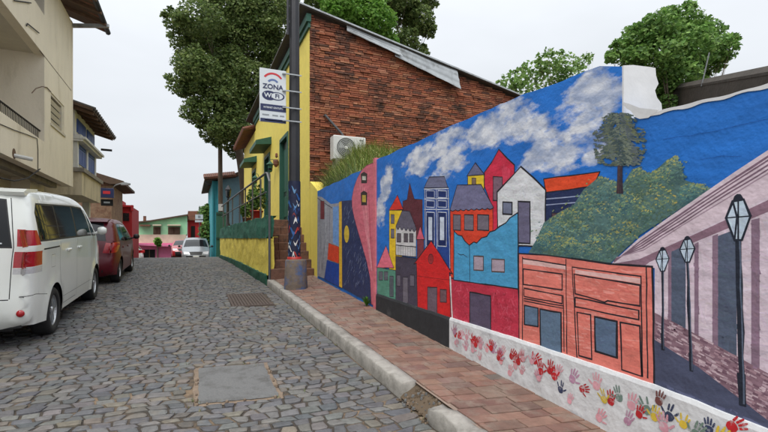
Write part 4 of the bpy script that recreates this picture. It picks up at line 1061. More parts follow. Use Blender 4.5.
mat('sign_red', srgb(196, 48, 56), .4, .04, 5, 0); mat('sign_blue', srgb(92, 112, 160), .4, .04, 5, 0); mat('sign_grey', srgb(140, 146, 150), .4, .05, 5, 0)
SYY = PY - .08
s0, s1 = on_y(259.5, 67.5, SYY), on_y(286, 67.5, SYY); zt_ = s0.z; zb_ = on_y(272, 122.5, SYY).z
scx, shw = (s0.x + s1.x) / 2, (s1.x - s0.x) / 2
sign = thing('street_sign', 'white and navy ZONA WiFi sign clamped to the steel pole', 'sign', (scx, SYY, zb_))
part('board', 'sign_white', sign, lambda b: b.cbox(scx - shw, scx + shw, SYY - .012, SYY + .012, zb_, zt_, .004))
H_ = zt_ - zb_
def sb(name, m, u0, u1, v0, v1): part(name, m, sign, lambda b: b.box(scx + u0 * shw, scx + u1 * shw, SYY - .016, SYY - .0125, zt_ - v1 * H_, zt_ - v0 * H_))
sb('blue_band', 'sign_navy', -.94, .998, .665, .79); sb('blue_band', 'sign_navy', -.94, .998, .935, .998)
def arc(b, cu, cv, r0, r1, a0, a1):
    vs = []
    for i in range(19):
        a = math.radians(a0 + (a1 - a0) * i / 18)
        for r in (r0, r1): vs.append((scx + cu * shw + r * math.cos(a), SYY - .0145, zt_ - cv * H_ + r * math.sin(a)))
    b.add(vs, [(2 * i, 2 * i + 1, 2 * i + 3, 2 * i + 2) for i in range(18)])
part('wifi_arc', 'sign_red', sign, lambda b: arc(b, .0, .27, .185, .225, 35, 145))
part('wifi_arc', 'sign_blue', sign, lambda b: arc(b, .0, .30, .09, .13, 35, 145))
RX = (math.radians(90), 0, 0)
def st(s, u, v, size, m, sx=1, bold=0): text_mesh('lettering', s, size, m, sign, (scx + u * shw, SYY - .0175, zt_ - v * H_), RX, sx=sx, bold=bold)
st('ZONA', 0, .335, .135, 'sign_navy', 1.05, .003)
def blob(b, cu, cv, rx, rz, dy):
    vs = [(scx + cu * shw + rx * math.cos(a * .2618), SYY - dy, zt_ - cv * H_ + rz * math.sin(a * .2618)) for a in range(24)]; b.add(vs, [list(range(24))])
part('wifi_badge', 'sign_navy', sign, lambda b: (blob(b, -.28, .5, .145, .098, .0142), blob(b, .28, .5, .16, .085, .0144)))
part('wifi_badge', 'sign_white', sign, lambda b: blob(b, .32, .5, .118, .066, .0152))
st('Wi', -.34, .5, .125, 'sign_white', 1.1, .003); st('Fi', .32, .5, .12, 'sign_navy', 1.1, .003)
st('INTERNET GRATUITO', .03, .727, .05, 'sign_white', .80, .001)
for u0, u1 in ((-.8, -.3), (-.05, .38), (.52, .85)): sb('faint_logo', 'sign_grey', u0, u1, .853, .877)
sb('fine_print', 'sign_grey', -.6, .7, .955, .972)
for v in (.06, .38, .70, .95):
    part('clamp', 'zinc', sign, lambda b: b.box(scx + shw * .9, PX + .09, SYY - .065, SYY - .045, zt_ - v * H_ - .012, zt_ - v * H_ + .012))
    part('bracket', 'zinc', sign, lambda b: b.box(scx + shw * .7, scx + shw * .95, SYY - .06, SYY - .013, zt_ - v * H_ - .012, zt_ - v * H_ + .012))
# ================================================================ raised ground, air conditioner and grass behind the mural
def mound_z(x, y):
    e = 2.66 if y < 8 else 2.62
    return e + min(1, max(0, (x - WX - .2) / .7)) * min(.85, max(0, y - 7.2) * .26) + .05 * noise.noise(Vector((x, y, 0)))
b = MB(); nx, ny = 12, 16
xs = [WX + .2 + (12 - WX) * (i / nx) ** 1.4 for i in range(nx + 1)]; ysl = [3.0 + (BY + .04 - 3.0) * j / ny for j in range(ny + 1)]
b.add([(x, y, mound_z(x, y)) for y in ysl for x in xs], [(j * (nx + 1) + i, j * (nx + 1) + i + 1, (j + 1) * (nx + 1) + i + 1, (j + 1) * (nx + 1) + i) for j in range(ny) for i in range(nx)])
tag(b.build('earth_bank', 'soil'), 'raised earth bank held behind the mural wall', 'ground', kind='structure')
AX0, AX1, AY = 3.27, 4.13, 10.75
az = on_y(350, 160, AY).z
ac = thing('air_conditioner', 'white air conditioner outdoor unit standing in grass against the brick wall', 'air conditioner', ((AX0 + AX1) / 2, AY, az))
part('case', 'white_metal', ac, lambda b: b.cbox(AX0, AX1, AY, AY + .3, az, az + .6, .02))
cxf = AX0 + .33
mat('ac_dark', srgb(96, 98, 98), .6, .1, 5, 0); mat('ac_light', srgb(150, 152, 150), .6, .05, 5, 0)
part('fan_opening', 'ac_dark', ac, lambda b: b.lathe([(0, -.004), (.25, -.004), (.25, 0)], (cxf, AY, az + .3), 'y', 28))
fan = part('fan', 'ac_light', ac, lambda b: [b.prism([(cxf + .04 * math.cos(a), AY - .006, az + .3 + .04 * math.sin(a)), (cxf + .21 * math.cos(a), AY - .006, az + .3 + .21 * math.sin(a)), (cxf + .20 * math.cos(a + .8), AY - .006, az + .3 + .20 * math.sin(a + .8)), (cxf + .04 * math.cos(a + 1), AY - .006, az + .3 + .04 * math.sin(a + 1))], (0, -.004, 0)) for a in (0.3, 2.4, 4.5)])
part('grille', 'white_metal', ac, lambda b: ([b.lathe([(r - .004, -.02), (r + .004, -.02), (r + .004, -.014), (r - .004, -.014), (r - .004, -.02)], (cxf, AY, az + .3), 'y', 28) for r in (.05, .09, .13, .17, .21, .25)], [b.box(cxf + .05 * math.cos(a) - .003, cxf + .05 * math.cos(a) + .003, AY - .02, AY - .016, az + .3, az + .3) for a in (0,)]))
part('hub', 'white_metal', ac, lambda b: b.lathe([(0, -.03), (.04, -.028), (.045, -.01)], (cxf, AY, az + .3), 'y', 14))
part('side_panel', 'white_metal', ac, lambda b: b.cbox(AX1 - .24, AX1 - .01, AY - .008, AY + .01, az + .02, az + .58, .004))
part('badge', 'ac_dark', ac, lambda b: b.box(AX1 - .18, AX1 - .07, AY - .010, AY - .0085, az + .5, az + .525))
for x in (AX0 + .12, AX1 - .16): part('foot', 'concrete', ac, lambda b: b.cbox(x - .06, x + .06, AY - .02, AY + .32, az - .5, az, .01))
p0, p1 = on_y(325, 115, BY - .06), on_y(342, 134, BY - .12)
pp = thing('drain_pipe', 'grey pipe stub sticking out of the brick wall above the air conditioner', 'pipe', p0)
part('pipe', 'iron_grey', pp, lambda b: b.tube([p0 + Vector((0, .12, 0)), p0, p1, (AX0 + .35, AY + .2, az + .58)], .032, 8))
def grass(b):
    for _ in range(24000):
        u = R.random(); x = WX + .22 + 1.9 * R.random() ** 1.6 + (R.random() * 3.2 if R.random() < .25 else 0)
        y = R.uniform(6.6, 10.9) if x < 4 else R.uniform(8.5, 11.3)
        if AX0 - .02 < x < AX1 + .02 and AY - .02 < y < AY + .32: continue
        dens = noise.noise(Vector((x * 1.1, y * .8, 9)))
        if dens < -.15 and R.random() < .7: continue
        z = mound_z(x, y) - .02
        hgt = R.uniform(.25, .8) ** 1.1 * (.88 if 8.6 < y < 10.75 and 2.9 < x < 4.3 else 1) * (1 if y > 8.3 else .4) * (1 if x < 4.3 else .6)
        if z + hgt > 2.9 + .1 and y < 7.4: hgt *= .5
        a = R.uniform(0, 6.28); d = Vector((math.cos(a), math.sin(a), 0)); l = hgt * R.uniform(.15, 1.0)
        wv = Vector((-d.y, d.x, 0)) * R.uniform(.0022, .0055); p_ = Vector((x, y, z))
        p1 = p_ + d * l * .35 + Vector((0, 0, hgt * .65)); p2 = p_ + d * l + Vector((0, 0, hgt))
        c = jit(R.choice([srgb(136, 152, 72), srgb(118, 140, 66), srgb(158, 162, 94), srgb(98, 124, 56), srgb(168, 160, 104)]), .2)
        b.add([p_ - wv, p_ + wv, p1 + wv, p1 - wv], [(0, 1, 2, 3)], c); b.add([p1 - wv, p1 + wv, p2], [(0, 1, 2)], c)
b = MB(); b.keep = True; grass(b)
tag(b.build('grass', 'grass'), 'tall yellow-green grass growing behind the mural wall', 'grass', kind='stuff')
# mossy wall and trees behind the low stretch
mat('mossy', srgb(70, 64, 58), .95, .3, 6, .7, 20, col2=srgb(48, 46, 40), c2scale=3)
q0, q1 = on_y(768, 68, 2.6), None
bwall = thing('back_wall', 'dark mossy yard wall behind the low end of the mural', 'wall', (6.5, 4, 1.5))
pA, pB = Vector((ratio(690) * 5.2, 5.2, 0)), Vector((ratio(800) * 2.6, 2.6, 0))
zA = EYE + (HZ - 84) / F * depth(pA.x, pA.y); zB = EYE + (HZ - 63) / F * depth(pB.x, pB.y)
dv = (pB - pA).normalized(); pA0 = pA - dv * 4.5; zs = (zB - zA) / (pB - pA).length * 4.5
part('wall', 'mossy', bwall, lambda b: b.prism([(pA0.x, pA0.y, 1.0), (pB.x, pB.y, 1.0), (pB.x, pB.y, zB), (pA.x, pA.y, zA), (pA0.x, pA0.y, zA - zs)], (.12, .22, 0)))
part('coping', 'mossy', bwall, lambda b: b.prism([(pA0.x, pA0.y, zA - zs + .003), (pA.x, pA.y, zA + .003), (pB.x, pB.y, zB + .003), (pB.x, pB.y, zB + .04), (pA.x, pA.y, zA + .04), (pA0.x, pA0.y, zA - zs + .04)], (.14, .25, 0)))
rq = pA.lerp(pB, .25); part('aerial_rod', 'iron_grey', bwall, lambda b: b.tube([(rq.x, rq.y + .1, zA - .3), (rq.x + .2, rq.y + .1, zA + .28)], .01, 6))
# ================================================================ LEFT: cream overhanging house
mat('cream', srgb(230, 221, 203), .85, .06, 2.2, .35, 18, col2=srgb(208, 198, 178), c2scale=1.3, c2thr=.6, stretch=(1.3, 1.3, .4))
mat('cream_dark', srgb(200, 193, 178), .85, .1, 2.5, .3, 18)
mat('wood_dark', srgb(84, 66, 52), .85, .3, 6, .4, 24, stretch=(1, .3, 1))
mat('wood_brown', srgb(98, 74, 56), .8, .3, 8, .3, 24)
mat('black_cable', srgb(34, 32, 32), .7, .1, 5, 0)
LX = -3.6; Z0, ZP, ZS, ZU = 3.42, 4.27, 6.60, 7.68; ye0, ye1 = 14.75, 17.9
cream = thing('cream_house', 'cream two-storey house with overhanging balcony above the parked van', 'house', (-6, 12, G(12)))
part('street_wall', 'cream', cream, lambda b: (
    b.box(LX - .22, LX, 3.5, ye0, Z0, ZP), b.box(LX - .22, LX, 3.5, ye0, ZS, ZU),
    b.box(LX - .24, LX, ye0, 15.35, Z0 , 8.9), b.box(LX - .24, LX, 15.35, 16.84, Z0, 4.92), b.box(LX - .24, LX, 15.35, 16.84, 5.81, 8.9), b.box(LX - .24, LX, 16.84, ye1, Z0, 8.9)))
part('end_wall', 'cream', cream, lambda b: (b.box(-9, LX - .24, ye1 - .25, ye1, Z0, 8.9), b.box(-9, LX - .22, ye0 + .002, ye0 + .2, ZP - .6, 8.8)))
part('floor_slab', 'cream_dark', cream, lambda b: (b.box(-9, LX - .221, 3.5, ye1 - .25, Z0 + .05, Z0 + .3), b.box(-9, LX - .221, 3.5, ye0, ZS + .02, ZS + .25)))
part('soffit_beam', 'concrete', cream, lambda b: (b.box(LX - .5, LX - .3, 3.6, 17.3, Z0 - .12, Z0 + .05), b.box(-4.6, LX - .5, 13.0, 13.25, Z0 - .12, Z0 + .05)))
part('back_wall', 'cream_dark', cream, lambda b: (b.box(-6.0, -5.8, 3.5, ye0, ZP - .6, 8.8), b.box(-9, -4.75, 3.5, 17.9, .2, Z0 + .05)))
part('ground_pillar', 'cream', cream, lambda b: b.box(-4.75, -4.3, 16.2, 17.6, .4, Z0 + .05))
mat('mustard', srgb(176, 156, 84), .85, .12, 4, .3, 18)
gate = part('roller_door', 'wood_brown', cream, lambda b: [b.cbox(-4.76, -4.71, 8.2, 11.6, .5 + k * .12, .612 + k * .12, .006) for k in range(20)])
part('groove', 'wood_dark', cream, lambda b: b.box(LX - .01, LX + .006, ye0 - .4, ye1 - .1, ZS - .03, ZS - .015))
part('band', 'cream', cream, lambda b: b.box(LX, LX + .012, ye1 - .18, ye1 + .01, Z0 + .004, 8.9))
win = part('window', 'glass_dark', cream, lambda b: b.box(LX - .2, LX - .16, 15.35, 16.84, 4.92, 5.81))
part('frame', 'cream_dark', win, lambda b: (b.box(LX - .16, LX - .02, 15.35, 15.42, 4.92, 5.81), b.box(LX - .16, LX - .02, 16.60, 16.84, 4.92, 5.81), b.box(LX - .16, LX - .021, 15.42, 16.6, 5.74, 5.81), b.box(LX - .16, LX + .03, 15.3, 16.9, 4.86, 4.925)))
for k in range(4): part('slat', 'cream_dark', win, lambda b: b.prism([(LX - .10, 15.42, 4.97 + k * .195), (LX - .075, 15.42, 4.96 + k * .195), (LX - .03, 15.42, 5.07 + k * .195), (LX - .055, 15.42, 5.08 + k * .195)], (0, 1.18, 0)))
rl = part('balcony_railing', 'black_cable', cream, lambda b: (b.tube([(LX - .1, 3.6, 4.56), (LX - .1, ye0, 4.56)], .022, 6), b.tube([(LX - .1, 3.6, ZP + .04), (LX - .1, ye0, ZP + .04)], .014, 6)))
for k in range(52): part('baluster', 'black_cable', rl, lambda b: b.tube([(LX - .1, 9.5 + k * .1, ZP), (LX - .1, 9.5 + k * .1, 4.56)], .008, 5))
# roof with dark timber eaves
EX = -2.66; EZ2 = 9.0
def lroof(b): b.prism([(EX, 3, EZ2), (-9, 3, EZ2 + 2.0), (-9, 3, EZ2 + 2.1), (EX, 3, EZ2 + .1)], (0, ye1 + .7 - 3, 0))
roof = part('roof', 'wood_dark', cream, lroof)
part('gutter', 'pole_steel', roof, lambda b: b.tube([(EX - .02, 3, EZ2 + .04), (EX - .02, ye1 + .72, EZ2 + .04)], .085, 8))
for k in range(9): part('rafter', 'wood_brown', roof, lambda b: b.prism([(EX + .05, 10.9 + k * .85, EZ2 - .09), (-5, 10.9 + k * .85, EZ2 + .60), (-5, 10.9 + k * .85, EZ2 + .72), (EX + .05, 10.9 + k * .85, EZ2 + .02)], (0, .09, 0)))
for k in range(16): part('roof_tile', 'terracotta', roof, lambda b: b.tube([(EX - .06, 13.2 + k * .35, EZ2 + .12), (EX - .6, 13.2 + k * .35, EZ2 + .32)], .13, 7))
part('bracket', 'zinc', cream, lambda b: b.prism([(LX, ye1 - .1, 8.72), (LX, ye1 - .1, 8.84), (EX + .12, ye1 - .1, 9.02), (EX + .12, ye1 - .1, 8.92)], (0, .1, 0)))
# little fittings: spout, cables, rebar hooks
sp = on_x(14, 155, LX)
part('spout', 'white_metal', cream, lambda b: b.tube([(LX - .05, sp.y, sp.z), (LX + .3, sp.y + .15, sp.z - .05)], .045, 8))
part('spout_stain', 'wood_brown', cream, lambda b: b.lathe([(0, .004), (.10, .004), (.12, .0)], (LX + .002, sp.y, sp.z + .03), 'x', 12))
def pxs(l, X): return [on_x(x, y, X) for x, y in l]
part('cable', 'black_cable', cream, lambda b: (b.tube(pxs([(0, 124), (14, 130), (27, 134.5), (37, 138.5), (38, 150), (38, 172)], LX + .015), .009, 5), b.tube(pxs([(0, 178), (14, 181), (28, 178), (36, 172), (40, 169)], LX + .02), .016, 5)))
part('rebar_hook', 'black_cable', cream, lambda b: (b.tube(pxs([(26.5, 26), (27.5, 23.5), (39, 33)], LX + .03), .014, 5), b.tube(pxs([(14, 0.5), (31, 3)], LX + .03), .014, 5)))
part('loose_wire', 'wood_brown', cream, lambda b: b.tube(pxs([(32, 93), (36, 88.5), (42, 86.5), (47, 87.5), (51, 92)], LX + .02), .012, 5))
part('upper_window', 'glass_dark', cream, lambda b: b.box(LX - .25, LX - .2, 12.2, ye0, ZU, 8.8))
# ================================================================ white and blue house
mat('white_wall', srgb(212, 212, 208), .8, .1, 3, .3, 18, col2=srgb(176, 174, 166), c2scale=2, c2thr=.58, stretch=(1.5, 1.5, .3)); mat('blue_frame', srgb(36, 72, 150), .5, .15, 6, .1, 20)
mat('beige_box', srgb(202, 190, 164), .85, .12, 3, .3, 18, col2=srgb(160, 150, 128), c2scale=2, stretch=(1.5, 1.5, .3))
bh = thing('blue_window_house', 'white house with bright blue windows above a beige boxed balcony', 'house', (-5, 21, G(21)))
y0, y1 = 18.8, 22.4; XB, XF = -3.5, -3.72
part('balcony_box', 'beige_box', bh, lambda b: (b.box(-7, XB, y0, y1, 3.24, 4.06)))
part('ledge', 'concrete', bh, lambda b: b.box(-7, XB + .08, y0 - .1, y1 + .1, 4.06, 4.2))
part('wall', 'white_wall', bh, lambda b: (b.box(-7, XF, y0 + .05, y1, 4.2, 6.25), b.box(-7, -4.6, y0 + .05, y1, .5, 3.24)))
part('cornice', 'white_wall', bh, lambda b: (b.box(XF - .1, XF + .34, y0 - .05, y1 + .12, 5.22, 5.30), b.box(XF - .1, XF + .26, y0 - .03, y1 + .08, 5.14, 5.22), b.box(XF - .1, XF + .2, y0 - .02, y1 + .05, 5.30, 5.38)))
ww = (y1 - y0 - .3) / 2
for k in range(2):
    a = y0 + .2 + k * (ww + .05)
    for zl, zh in ((4.42, 4.98), (5.01, 5.13), (5.52, 6.0)):
        wn = part('window', 'blue_frame', bh, lambda b: b.box(XF - .05, XF + .035, a + .1, a + ww - .12, zl, zh))
        part('pane', 'glass_blue' if 'glass_blue' in MATS else mat('glass_blue', srgb(34, 66, 140), .5, .15, 4, 0, spec=.3), wn, lambda b: [b.box(XF + .0355, XF + .04, a + .16 + j * (ww - .34) / 2, a + .16 + (j + .85) * (ww - .34) / 2, zl + .05, zh - .05) for j in range(2)])
for k in range(3): part('pilaster', 'white_metal', bh, lambda b: b.box(XF - .1, XF + .08, y0 + .06 + k * (y1 - y0 - .34) / 2, y0 + .24 + k * (y1 - y0 - .34) / 2, 4.2, 5.14))
part('side_window', 'blue_frame', bh, lambda b: b.box(-4.15, XF - .12, y0 + .02, y0 + .055, 4.4, 5.05))
rf = part('roof', 'wood_dark', bh, lambda b: b.prism([(-3.08, y0 - .55, 6.12), (-7, y0 - .55, 7.3), (-7, y0 - .55, 7.42), (-3.08, y0 - .55, 6.2)], (0, y1 - y0 + 1.3, 0)))
for k in range(16): part('roof_tile', 'roof_dark', rf, lambda b: b.tube([(-3.02, y0 - .45 + k * .31, 6.2), (-3.7, y0 - .45 + k * .31, 6.40)], .07, 6))
for k in range(7): part('rafter', 'wood_brown', rf, lambda b: b.prism([(-3.1, y0 - .3 + k * .7, 6.02), (-4.2, y0 - .3 + k * .7, 6.35), (-4.2, y0 - .3 + k * .7, 6.45), (-3.1, y0 - .3 + k * .7, 6.12)], (0, .08, 0)))
part('door', 'blue_frame', bh, lambda b: b.box(-4.61, -4.55, 20.9, 21.7, .8, 3.0)); part('door', 'blue_frame', bh, lambda b: b.box(-4.61, -4.55, 19.3, 19.9, 1.2, 3.0))
part('pillar', 'white_wall', bh, lambda b: b.box(-4.6, -4.4, 20.1, 20.5, .7, 3.24)); part('pillar', 'white_wall', bh, lambda b: b.box(-4.1, -3.85, y1 - .35, y1 - .1, .7, 3.24))
part('rod', 'black_cable', bh, lambda b: b.tube([on_y(101, 149.5, 22.6), on_y(112, 150.5, 22.6)], .05, 6))
# ================================================================ brick house with signs, red stepped building, lamp
mat('far_brick', srgb(150, 122, 100), .9, .3, 9, .5, 18, col2=srgb(122, 88, 72), c2scale=4, c2thr=.52)
fb = thing('small_brick_house', 'pale brick house with a dark projecting eave behind the blue-windowed house', 'house', (-4.5, 26, G(26)))
q = lambda x, y, Y: on_y(x, y, Y)
w0, w1 = q(97, 176, 26), q(111.5, 172, 26); wb = G(26)
part('wall', 'far_brick', fb, lambda b: b.box(w0.x - 3, w1.x, 26, 30, wb - .3, q(110, 180, 26).z))
e0, e1 = q(94, 172, 25.8), q(124, 181.5, 25.8)
part('roof', 'wood_dark', fb, lambda b: b.prism([(e0.x - 2, 25.6, e0.z + .6), (e1.x, 25.6, e1.z), (e1.x, 25.6, e1.z - .12), (w1.x, 25.6, q(111, 184.5, 25.8).z), (e0.x - 2, 25.6, e0.z + .3)], (0, 5, 0)))
def bricks_far(b):
    zz = q(110, 196, 26).z
    r = 0
    while zz < q(110, 181, 26).z:
        x = w1.x - (r % 2) * .14
        while x > w0.x - .3:
            b.box(x - .26, x, 25.985, 26.02, zz, zz + .085, jit(R.choice([srgb(162, 132, 108), srgb(146, 112, 90), srgb(128, 92, 76)]), .2)); x -= .28
        zz += .1; r += 1
part('bricks', 'paint', fb, bricks_far, kind='stuff')
sg = thing('shop_sign', 'navy shop sign with red lettering on the pale brick house', 'sign', q(106, 197, 25.2))
a, c = q(99.5, 188, 25.2), q(114, 198, 25.2)
part('board', 'sign_navy', sg, lambda b: b.cbox(a.x, c.x, 25.15, 25.25, c.z, a.z, .01)); 
part('red_mark', 'sign_red', sg, lambda b: (b.box(a.x + .15, c.x - .15, 25.142, 25.148, c.z + .18, c.z + .32), b.box(a.x + .3, c.x - .3, 25.142, 25.148, c.z + .36, c.z + .42)))
part('arm', 'pole_steel', sg, lambda b: b.box(a.x - .8, a.x, 25.18, 25.22, a.z - .1, a.z - .05))
sg = thing('shop_sign', 'small black shop sign below the navy one', 'sign', q(106, 206, 25.3))
a2, c2 = q(101, 199.2, 25.3), q(113, 206, 25.3)
part('board', 'black_void', sg, lambda b: b.cbox(a2.x, c2.x, 25.25, 25.35, c2.z, a2.z, .01)); part('mark', 'sign_grey', sg, lambda b: b.box(a2.x + .12, c2.x - .12, 25.243, 25.248, c2.z + .12, c2.z + .2))
part('arm', 'pole_steel', sg, lambda b: b.box(a2.x - .8, a2.x, 25.28, 25.32, a2.z - .1, a2.z - .05))
mat('red_wall', srgb(176, 34, 40), .75, .12, 4, .3, 18)
rb = thing('red_building', 'bright red stepped building behind the shop signs', 'building', (-3.5, 32, G(32)))
def rr(x0, y0_, x1, y1_, Y, dep, b): A, B_ = q(x0, y0_, Y), q(x1, y1_, Y); b.box(A.x, B_.x, Y, Y + dep, B_.z, A.z)
part('wall', 'red_wall', rb, lambda b: (rr(104, 206, 132, 262, 31.5, 4, b), rr(108.5, 198.5, 119.6, 207, 32.1, 3, b)))
part('parapet', 'red_wall', rb, lambda b: (rr(119.5, 206.5, 121.5, 212, 31.3, .3, b), rr(131, 205, 133, 211, 31.3, .3, b), rr(119.5, 204.8, 133, 207, 31.35, .4, b)))
part('window', 'glass_dark', rb, lambda b: rr(123, 213, 129, 221, 31.45, .03, b))
part('stair_wall', 'far_brick', rb, lambda b: rr(100, 210, 112, 262, 30.6, .6, b))
lamp = thing('street_light', 'grey street light arm reaching over the road from the brick house', 'street light', q(113, 190, 25.9))
part('arm', 'zinc', lamp, lambda b: b.tube([q(111, 189, 26), q(116, 185, 25.5), q(121, 183.6, 25)], .03, 6))
part('head', 'zinc', lamp, lambda b: b.prism([q(120, 183, 25), q(124, 182, 25), q(130, 183.2, 25), q(129.5, 184.6, 25), q(121, 184.9, 25)], (0, .3, 0)))
# ================================================================ far end: green and pink building
mat('mint', srgb(160, 216, 172), .8, .1, 3, .2, 18); mat('pink', srgb(214, 118, 156), .8, .12, 3, .2, 18); mat('pale_tan', srgb(206, 190, 168), .85, .12, 3, .2, 18)
FY = 46.0
gb = thing('green_pink_house', 'mint green house with pink ground floor at the end of the street', 'house', (-2, FY + 2, G(46)))
def fpoly(pts, Y): return [q(x, y, Y) for x, y in pts]
part('upper_wall', 'mint', gb, lambda b: b.prism(fpoly([(104, 224), (126, 223.2), (150, 221), (187, 215), (187, 234.5), (104, 234.5)], FY), (0, 6, 0)))
part('mid_wall', 'pale_tan', gb, lambda b: b.prism(fpoly([(104, 234.5), (186, 234.5), (186, 243), (104, 243)], FY - .05), (0, 6, 0)))
part('lower_wall', 'pink', gb, lambda b: b.prism(fpoly([(104, 243), (186, 243), (186, 275), (104, 275)], FY - .1), (0, 6, 0)))
part('pink_canopy', 'pink', gb, lambda b: b.prism(fpoly([(132, 243), (178, 245.5), (178, 247), (132, 245)], FY - .9), (0, .8, 0)))
part('roof', 'wood_dark', gb, lambda b: b.prism(fpoly([(104, 223.2), (126, 222.5), (150, 220.2), (188, 214), (188, 215.4), (150, 221.6), (126, 223.8), (104, 224.5)], FY - .4), (0, 7, 0)))
for x0, x1 in ((153.2, 160.6), (168, 180)):
    wn = part('window', 'wood_brown', gb, lambda b: b.prism(fpoly([(x0, 227), (x1, 227), (x1, 234.3), (x0, 234.3)], FY - .06), (0, .1, 0)))
    part('shutter', 'wood_dark', wn, lambda b: [b.prism(fpoly([(x0 + .5 + j * (x1 - x0) / 2, 227.8), (x0 - .5 + (j + 1) * (x1 - x0) / 2, 227.8), (x0 - .5 + (j + 1) * (x1 - x0) / 2, 233.6), (x0 + .5 + j * (x1 - x0) / 2, 233.6)], FY - .12), (0, .05, 0)) for j in (0, 1)])
    part('canopy', 'pale_tan', gb, lambda b: b.prism(fpoly([(x0 - .6, 224.4), (x1 + .6, 224.4), (x1 + .6, 225.6), (x0 - .6, 225.6)], FY - .6), (0, .6, 0)))
part('canopy', 'terracotta', gb, lambda b: b.prism(fpoly([(140, 224.5), (150, 224.5), (150, 226), (140, 226)], FY - .6), (0, .6, 0)))
part('shopfront', 'black_void', gb, lambda b: b.prism(fpoly([(138, 249.5), (155, 249.5), (155, 262), (138, 262)], FY - .14), (0, .06, 0)))
for x in (143, 149): part('mullion', 'wood_brown', gb, lambda b: b.prism(fpoly([(x, 249.5), (x + .8, 249.5), (x + .8, 262), (x, 262)], FY - .2), (0, .05, 0)))
part('drainpipe', 'terracotta', gb, lambda b: b.tube([q(157.5, 245, FY - .2), q(157.5, 262, FY - .2)], .06, 6))
ch = part('chimney', 'terracotta', gb, lambda b: b.prism(fpoly([(143.2, 216), (146, 216), (146, 222), (143.2, 222)], FY + 1), (0, .3, 0))); part('chimney', 'terracotta', gb, lambda b: b.prism(fpoly([(134.6, 219.6), (136, 219.6), (136, 223.4), (134.6, 223.4)], FY + 1), (0, .2, 0)))
# red house right of it, with the white board on a post
rh = thing('red_house', 'red walled house with brown roof beside the mint green house', 'house', q(196, 255, 50))
part('wall', 'red_wall', rh, lambda b: b.prism(fpoly([(187.5, 219), (212, 219), (212, 262), (187.5, 262)], 50), (0, 4, 0)))
part('roof', 'terracotta', rh, lambda b: b.prism(fpoly([(188, 211), (212, 211), (216, 221), (187, 220)], 49.6), (0, 5, 0)))
part('window', 'black_void', rh, lambda b: b.prism(fpoly([(191, 226), (195, 226), (195, 240), (191, 240)], 49.95), (0, .04, 0)))
sgn = thing('road_sign', 'white notice board on a thin post at the bend', 'sign', q(199.5, 256, 37))
part('post', 'iron_grey', sgn, lambda b: b.tube([q(199.5, 262, 37), q(199.5, 206, 37)], .035, 6))
part('board', 'sign_white', sgn, lambda b: b.prism(fpoly([(195.3, 214.5), (203, 214.5), (203, 219.2), (195.3, 219.2)], 36.95), (0, .04, 0)))
part('board', 'sign_white', sgn, lambda b: b.prism(fpoly([(195, 220.2), (203, 220.2), (203, 222.2), (195, 222.2)], 36.95), (0, .04, 0)))
part('emblem', 'sign_grey', sgn, lambda b: b.prism(fpoly([(198, 215.5), (200.5, 215.5), (200.5, 218), (198, 218)], 36.94), (0, .005, 0)))
# ================================================================ teal house, wooden pole, green gate on the right
mat('teal', srgb(66, 156, 166), .8, .12, 3, .3, 18); mat('blue_grey', srgb(106, 138, 150), .85, .12, 3, .3, 18)
th = thing('teal_house', 'teal house with tiled eave just beyond the yellow house', 'house', q(222, 252, 33))
part('wall', 'teal', th, lambda b: b.prism([q(212.5, 181, 33), q(219.5, 181, 33), q(219.5, 264, 33), q(212.5, 264, 33)], (0, 8, 0)))
part('side_wall', 'blue_grey', th, lambda b: b.prism([q(219.5, 176, 33.1), q(262, 170, 33.1), q(262, 264, 33.1), q(219.5, 264, 33.1)], (0, 8, 0)))
part('pilaster', 'teal', th, lambda b: [b.prism([q(x, 181, 33), q(x + 1.3, 181, 33), q(x + 1.3, 264, 33), q(x, 264, 33)], (-.0, -.15, 0)) for x in (212, 217.6)])
tr = part('roof', 'wood_dark', th, lambda b: b.prism([q(204.5, 180.5, 32.4), q(236, 176.5, 32.4), q(262, 165, 32.4), q(262, 162, 32.4), q(234, 173.5, 32.4), q(204.5, 178.5, 32.4)], (0, 9, 0)))
for k in range(16):
    a = q(205 + k * 2.0, 178.0 - k * .18, 32.3); part('roof_tile', 'terracotta', tr, lambda b: b.tube([a + Vector((0, -.08, -.02)), a + Vector((0, 1.0, .35))], .085, 6))
part('gutter_end', 'pole_steel', th, lambda b: b.tube([q(205, 181, 32.4), q(207.5, 184.5, 32.4), q(211, 184.5, 32.6)], .05, 6))
gt = thing('green_gate', 'dark green board gate between wooden pole and porch', 'gate', q(221, 256, 26.5))
ga, gc_ = q(216.2, 212, 26.5), q(226, 262, 26.5)
for k in range(7): part('board', 'green_paint', gt, lambda b: b.cbox(ga.x + (gc_.x - ga.x) * k / 7, ga.x + (gc_.x - ga.x) * (k + .94) / 7, 26.5, 26.55, gc_.z, ga.z, .006))
part('frame', 'dark_green', gt, lambda b: (b.box(ga.x, gc_.x, 26.46, 26.499, ga.z - .15, ga.z - .05), b.box(ga.x, gc_.x, 26.46, 26.499, ga.z - 1.5, ga.z - 1.4)))
up = thing('wooden_pole', 'weathered wooden utility pole with pale meter box before the teal house', 'pole', q(221, 262, 31.5))
part('shaft', 'bark', up, lambda b: b.tube([q(221, 262, 31.5), q(220.5, 200, 31.5), q(220.2, 150, 31.5), q(220, 100, 31.5)], [.16, .15, .14, .12], 10), True)
part('meter_box', 'white_metal', up, lambda b: b.prism([q(218.6, 204, 31.2), q(222.8, 204, 31.2), q(222.8, 210.8, 31.2), q(218.6, 210.8, 31.2)], (0, .2, 0)))
